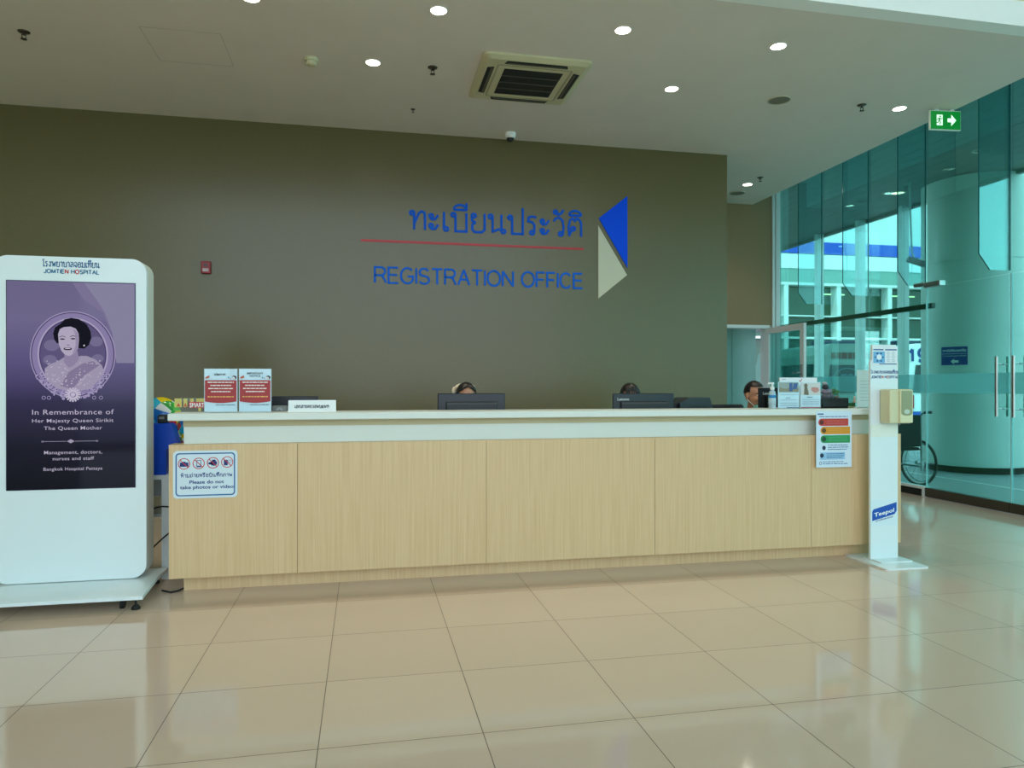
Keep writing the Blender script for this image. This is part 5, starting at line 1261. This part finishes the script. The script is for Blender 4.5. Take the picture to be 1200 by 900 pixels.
# ================================================================ OUTSIDE
M_pave = noise_tint(mat('asphalt', (150, 154, 154), .7), (1, 1, 1), .12, nscale=6)
def build_outside():
    struct('pavement', MB().box(-60, 70, -60, 80, -.16, -.06), M_pave, 'grey drive outside the glass wall', 'pavement')
    struct('pavement_kerb', MB().box(GX + .02, 10.4, -8, 13, -.06, 0), noise_tint(mat('porch_paving', (150, 156, 158), .4), (1, 1, 1), .1, nscale=5))
    struct('pavement_line', MB().box(8.05, 8.12, -8, 13, 0, .002), M_alu)
    # canopy of boards
    m = mat('canopy_boards', (96, 104, 104), .5)
    c = MB()
    for i in range(12):
        a = GX + .06 + i * .24; c.box(a, a + .232, -9, 18, CAN_Z, CAN_Z + .05)
    c.box(GX + .06, 9.4, -9, 18, CAN_Z + .05, CAN_Z + .35); c.box(9.36, 9.44, -9, 18, CAN_Z - .05, CAN_Z + .35)
    struct('ceiling_canopy', c, m, 'dark boarded canopy outside the glass wall', 'canopy')
    M_sl = emission('soffit_lens', (255, 226, 180), 4)
    for x, y, lit, lb in ((1052, 226, 1, 'glowing round light in the canopy outside'), (1151, 176, 0, 'unlit round light in the canopy outside the doors')):
        p = at_z(x, y, CAN_Z); t = thing('canopy_light', lb, 'outdoor light', p, 0)
        MB().lathe([(.12, 0), (.12, -.01), (.1, -.012), (.098, 0)], n=30).build('rim', M_steel, t)
        MB().lathe([(.099, -.001), (.05, .0), (.001, 0)], n=30).build('lens', M_sl if lit else M_darksteel, t)
    # great round column
    cx, cy, r = 9.36, 9.55, .73
    m = mat('column_cladding', (214, 222, 216), .4)
    col = MB()
    for z0, z1 in ((.12, 1.0), (1.004, 2.05), (2.054, 3.2), (3.204, CAN_Z)):
        col.lathe([(r, z0 + .004), (r, z1 - .004)], (cx, cy, 0), 96)
    col.lathe([(r - .012, .1), (r - .012, CAN_Z)], (cx, cy, 0), 48)
    co = struct('column', col, m, 'huge round pale clad column outside the glass doors', 'column')
    MB().lathe([(r - .05, 0), (r - .05, .12)], (cx, cy, 0), 48).build('recessed_base', M_gap, co)  # dark base set back under the cladding
    # blue direction sign on the column
    d = Vector((0 - cx, 0 - cy, 0)); d.normalize(); n = Vector((-.899, -.437, 0)).normalized()
    zc = Vector((cx + n.x * (r + .01), cy + n.y * (r + .01), 0))
    dist = zc.x * st + zc.y * ct
    z1, z0 = H + (453 - 405.5) / F * dist, H + (453 - 428.5) / F * dist
    off = math.atan2(n.x, -n.y)
    t = thing('direction_sign', 'blue direction sign with white arrow on the round column', 'sign', (zc.x + n.x * .01, zc.y + n.y * .01, z0), off)
    w, h = .19, z1 - z0
    MB().box(-w, w, -.004, .004, 0, h).build('plate', M_alu, t)
    f = MB().box(-w + .01, w - .01, -.0055, -.004, .01, h - .01).build('face', mat('direction_blue', (22, 52, 150), .4), t)
    g = MB(); y = -.0065
    strokes(g, 'ทางไปห้องฉุกเฉิน', -w * .85, w * .85, h * .72, h * .085, y, .006, THAI, gap=.18); g.rect(-w * .9, h * .6, w * .9, h * .615, y)
    font(g, 'To the Emergency Room', -w * .85, w * .85, h * .47, h * .07, y)
    g.shape([(-.05, h * .21), (-.005, h * .36), (-.005, h * .27), (.055, h * .27), (.055, h * .15), (-.005, h * .15), (-.005, h * .06)], y)
    g.build('lettering', M_white, f)
    # white posts and the transom of the outer lobby
    PX = 9.3
    for px, lb in ((962, 'white outdoor post seen through the panel near the corner'), (1010.5, 'white outdoor post seen behind the leaflets and plant'), (1061, 'white outdoor post seen above the sanitizer stand')):
        p = at_x(px, 400, PX)
        tag(MB().box(PX - .05, PX + .05, p.y - .03, p.y + .08, 0, CAN_Z).box(PX - .1, PX - .055, p.y - .03, p.y + .08, 0, CAN_Z).box(PX - .056, PX - .049, p.y, p.y + .07, 0, CAN_Z).build('door_post', M_alu, bevel=.003), lb, 'post', 'white posts outside the glass')
    za = at_x(1016, 369, GX + .1).z
    struct('trim_3', MB().box(GX + .08, GX + .13, FINS[2], 13, za - .03, za + .03), mat('transom_dark', (20, 62, 60), .4), 'dark horizontal transom bar across the glass panels', 'trim')
    # security camera outside
    p = at_y(1071, 304, 9.6)
    t = thing('outdoor_camera', 'dark bullet camera outside beyond the tall glass fins', 'camera', p)
    MB().cyl((-.1, 0, .0), (.14, -.05, -.08), .05, 16).build('barrel', M_black, t)
    MB().tube([(0, 0, .03), (-.02, .02, .1), (-.06, .03, CAN_Z - p.z)], .014, 8).build('bracket', M_alu, t)
    # building across the drive
    Y = 24.0
    X0, X1 = 6.5, 46
    zz = lambda py: at_y(1000, py, Y).z
    b = thing('building', 'pale building with blue stripe and dark ground floor windows across the drive', 'building', (0, Y, 0))
    MB().box(X0, X1, 0, 3, zz(286), 12).build('upper_wall', mat('building_pale', (206, 220, 218), .6), b)
    MB().box(X0, X1, -.06, 3, zz(299.5), zz(286)).build('blue_stripe', mat('stripe_blue', (10, 74, 190), .5), b)
    for i in range(14):
        xa = X0 + i * 2.83; MB().box(xa + .012, xa + 2.818, -.04, 3, zz(317), zz(299.5) - .02).build('cladding_panel', mat('clad_white', (224, 232, 232), .5), b)
    MB().box(X0, X1, -.02, 3, zz(333), zz(317)).build('spandrel', mat('spandrel_teal', (120, 160, 150), .5), b)
    MB().box(X0, X1, .35, .4, -.1, zz(333)).build('shop_glazing', mat('glazing_dark', (34, 78, 60), .12), b)
    fr = MB()
    for i in range(18):
        x = X0 + i * 2.2; fr.box(x - .09, x + .09, -.02, .35, -.1, zz(333) - .0)
    fr.box(X0, X1, -.03, .34, zz(336), zz(333)); fr.box(X0, X1, 0, .34, zz(398), zz(395.5)); fr.box(X0, X1, 0, .34, zz(372), zz(370.6))
    fr.build('window_frame', M_alu, b)
    lt = MB()
    for i in range(12): lt.box(X0 + 1 + i * 3.1, X0 + 2.2 + i * 3.1, .34, .348, zz(345), zz(343.5))
    lt.build('interior_lights', emission('shop_light', (230, 255, 190), 2.2), b)
    # shrubs by the building
    R = random.Random(11)
    for x, yv, s, lb in ((16.5, 12.5, .8, 'bright green shrub outside at the right picture edge'), (7.6, 20.5, 1.3, 'green shrub outside behind the open white door')):
        t = thing('shrub', lb, 'shrub', (x, yv, -.06)); lf = MB()
        for i in range(260):
            v = Vector((R.gauss(0, .4), R.gauss(0, .4), abs(R.gauss(.5, .35)))) * s
            M = Matrix.Rotation(R.uniform(0, 6.3), 3, 'Z') @ Matrix.Rotation(R.uniform(-1, 1), 3, 'X'); q = [M @ Vector(c_) * s + v for c_ in ((-.09, 0, 0), (0, .04, .01), (.09, 0, 0), (0, -.04, .01))]
            lf.add(q, [(0, 1, 2, 3)])
        lf.build('foliage', mat('shrub_green', (66, 150, 48), .6), t)
        MB().cyl((0, 0, 0), (0, 0, .5 * s), .05 * s, 10).build('stem', mat('bark', (80, 64, 48), .8), t)
build_outside()

# ---------------------------------------------------------------- ambulances
def ambulance(label, loc, rz, number, body_rgb, rear_text):
    """rear faces -y; width x, length y"""
    t = thing('ambulance', label, 'ambulance', loc, rz, None); t.scale = (1, 1, 1.1)
    m = mat('amb_' + ''.join(map(str, body_rgb)), body_rgb, .3, coat=.4); W = .95
    sec = [(-W, .35), (W, .35), (W, 1.15), (W - .1, 1.95), (W - .22, 2.2), (-W + .22, 2.2), (-W + .1, 1.95), (-W, 1.15)]
    MB().prism(sec, 'y', 0, 3.6).build('body', m, t, bevel=.06)
    MB().prism([(3.6, .35), (4.9, .35), (4.95, .95), (4.35, 1.15), (3.75, 2.1), (3.6, 2.15)], 'x', -W + .05, W - .05).build('cab', m, t, bevel=.05)
    MB().prism([(-.8, 1.1), (.8, 1.1), (.72, 1.72), (-.72, 1.72)], 'y', -.02, .0).build('rear_window', mat('amb_glass', (20, 44, 48), .1), t)
    MB().prism([(4.28, 1.2), (4.36, 1.2), (3.82, 2.02), (3.76, 2.0)], 'x', -.8, .8).build('windscreen', MATS['amb_glass'], t)
    for s in (-1, 1):
        MB().box(s * (W - .04) - .012, s * (W - .04) + .012, .5, 3.2, 1.25, 1.75).build('side_window', MATS['amb_glass'], t)
        MB().box(s * .84 - .06, s * .84 + .06, -.03, 0, .75, 1.05).build('tail_light', mat('tail_red', (170, 24, 24), .2), t)
        for y in (.8, 3.9):
            wh = MB().lathe([(.2, -.1), (.33, -.1), (.35, -.06), (.35, .06), (.33, .1), (.2, .1)], (s * (W - .12), y, .34), 28, axis='x').build('wheel', M_rubber, t)
            MB().lathe([(.02, -.105), (.2, -.102), (.2, .102), (.02, .105)], (s * (W - .12), y, .34), 20, axis='x').build('hub_cap', M_steel, wh)
    MB().box(-.95, .95, -.06, .02, .3, .5).build('bumper', M_gap, t)
    MB().rbox(-.6, .6, .9, 1.2, 2.2, 2.32, .03).build('light_bar', mat('lightbar', (30, 44, 70), .2), t)
    MB().box(-.93, .93, -.024, -.016, .56, .68).build('stripe', mat('amb_stripe', (20, 80, 170), .4), t)
    g = MB()
    if number:
        strokes(g, number, -.92, -.42, 1.8, .27, -.012, .07, CAPS, gap=.35)
        g.build('number', M_inkblue, t)
    else:
        dashes(g, -.7, .5, 1.86, .14, -.012, seed=4); g.build('lettering', mat('amb_print', (88, 56, 52), .5), t)
        g = MB(); g.ring(-.3, 1.42, .36, .24, .03, -.026); font(g, 'ES', -.48, -.14, 1.32, .2, -.026, bold=.03); g.build('emblem', mat('amb_emblem', (60, 96, 104), .5), t)
    return t
def build_vehicles():
    p = at_y(1006, 440, 15.6)
    ambulance('ambulance van with emblem, coloured grey green for canopy shade, parked outside behind the plant', (p.x, 15.6, -.06), -.12, None, (92, 122, 116), '')  # body colour darkened to carry the shade under the canopy
    p = at_y(1105, 440, 15.2)
    ambulance('white ambulance van numbered 19 parked outside beside the column', (p.x, 15.2, -.06), -.1, '19', (232, 240, 240), '')
build_vehicles()

# ---------------------------------------------------------------- wheelchair
def build_wheelchair():
    p = at_z(1074, 571, 0)
    t = thing('wheelchair', 'black folding wheelchair parked outside the glass beside the doors', 'wheelchair', (6.85, 8.15, 0), math.radians(183))
    for s in (-1, 1):
        x = s * .28
        w = MB().tube([(x, .0 + .29 * math.cos(q), .3 + .29 * math.sin(q)) for q in [2 * PI * i / 40 for i in range(40)]], .017, 8, closed=True).build('wheel', M_rubber, t)
        MB().tube([(x + s * .035, .25 * math.cos(q), .3 + .25 * math.sin(q)) for q in [2 * PI * i / 36 for i in range(36)]], .008, 6, closed=True).build('hand_rim', M_chrome, w)
        sp = MB().cyl((x - .03, 0, .3), (x + .03, 0, .3), .025, 12)
        for i in range(12):
            a = 2 * PI * i / 12; sp.tube([(x, 0, .3), (x, .28 * math.cos(a), .3 + .28 * math.sin(a))], .0025, 5)
        sp.build('spokes', M_steel, w)
        c = MB().tube([(s * .22, -.4 + .085 * math.cos(q), .1 + .085 * math.sin(q)) for q in [2 * PI * i / 24 for i in range(24)]], .015, 8, closed=True).cyl((s * .22 - .02, -.4, .1), (s * .22 + .02, -.4, .1), .03, 10).build('caster', M_rubber, t)
        f = MB().tube([(s * .22, .12, .2), (s * .22, .1, .92), (s * .22, .14, .96), (s * .22, .24, .97)], .012, 8)
        f.tube([(s * .22, .1, .48), (s * .22, -.38, .48), (s * .22, -.4, .2)], .012, 8).tube([(s * .22, .1, .26), (s * .22, -.36, .26)], .012, 8).tube([(s * .22, .1, .7), (s * .22, -.2, .7), (s * .22, -.26, .62), (s * .22, -.26, .48)], .012, 8)
        f.tube([(s * .2, -.38, .48), (s * .16, -.5, .2), (s * .15, -.54, .12)], .011, 8)
        f.build('side_frame', M_chrome if s > 0 else M_steel, t)
        MB().rbox(s * .22 - .03, s * .22 + .03, -.2, .06, .7, .735, .01).build('armrest', M_black, t)
        MB().cyl((s * .22, .17, .965), (s * .22, .27, .97), .018, 12).build('push_grip', M_black, t)
        MB().box(s * .09 - .07, s * .09 + .07, -.62, -.46, .1, .115).build('footrest', M_black, t)
    MB().rbox(-.21, .21, -.36, .1, .47, .51, .012).build('seat', mat('wheelchair_fabric', (18, 20, 24), .8), t)
    MB().rbox(-.21, .21, .085, .115, .52, .93, .012).build('backrest', MATS['wheelchair_fabric'], t)
    MB().tube([(-.22, -.2, .26), (.22, -.2, .48)], .01, 8).tube([(.22, -.22, .26), (-.22, -.22, .48)], .01, 8).build('cross_brace', M_steel, t)
build_wheelchair()

# ================================================================ LIGHT AND CAMERA
w = bpy.data.worlds.new('sky'); SC.world = w; w.use_nodes = True
nt = w.node_tree; bg = nt.nodes['Background']
tc = nt.nodes.new('ShaderNodeTexCoord'); sp = nt.nodes.new('ShaderNodeSeparateXYZ'); nt.links.new(tc.outputs['Generated'], sp.inputs[0])
rp = nt.nodes.new('ShaderNodeValToRGB'); cr = rp.color_ramp
cr.elements[0].position = 0; cr.elements[0].color = (.83, .98, 1.1, 1); cr.elements[1].position = .8; cr.elements[1].color = (.62, .88, 1.1, 1)
nt.links.new(sp.outputs['Z'], rp.inputs[0]); nt.links.new(rp.outputs[0], bg.inputs[0]); bg.inputs[1].default_value = 2.6

su = bpy.data.lights.new('sun', 'SUN'); su.energy = 3.2; su.angle = math.radians(1); su.color = (1, .95, .86)
so_ = bpy.data.objects.new('sun', su); COL.objects.link(so_)
so_.rotation_euler = Vector((.4, .36, -1.0)).to_track_quat('-Z', 'Y').to_euler()

cam = bpy.data.cameras.new('camera'); co = bpy.data.objects.new('camera', cam); COL.objects.link(co)
co.location = (0, 0, H); co.rotation_euler = (PI / 2, 0, -TH)
cam.sensor_width = 36; cam.sensor_fit = 'HORIZONTAL'; cam.lens = F / 1200 * 36; cam.shift_y = 3 / 1200; cam.clip_start = .05; cam.clip_end = 300
SC.camera = co
vs = SC.view_settings; vs.view_transform = 'Standard'; vs.look = 'None'; vs.gamma = 1; vs.exposure = .25; vs.use_curve_mapping = False
try:
    SC.cycles.use_denoising = True; SC.cycles.max_bounces = 10; SC.cycles.diffuse_bounces = 6; SC.cycles.transparent_max_bounces = 16; SC.cycles.glossy_bounces = 5
    SC.cycles.sample_clamp_indirect = 8
except Exception: pass
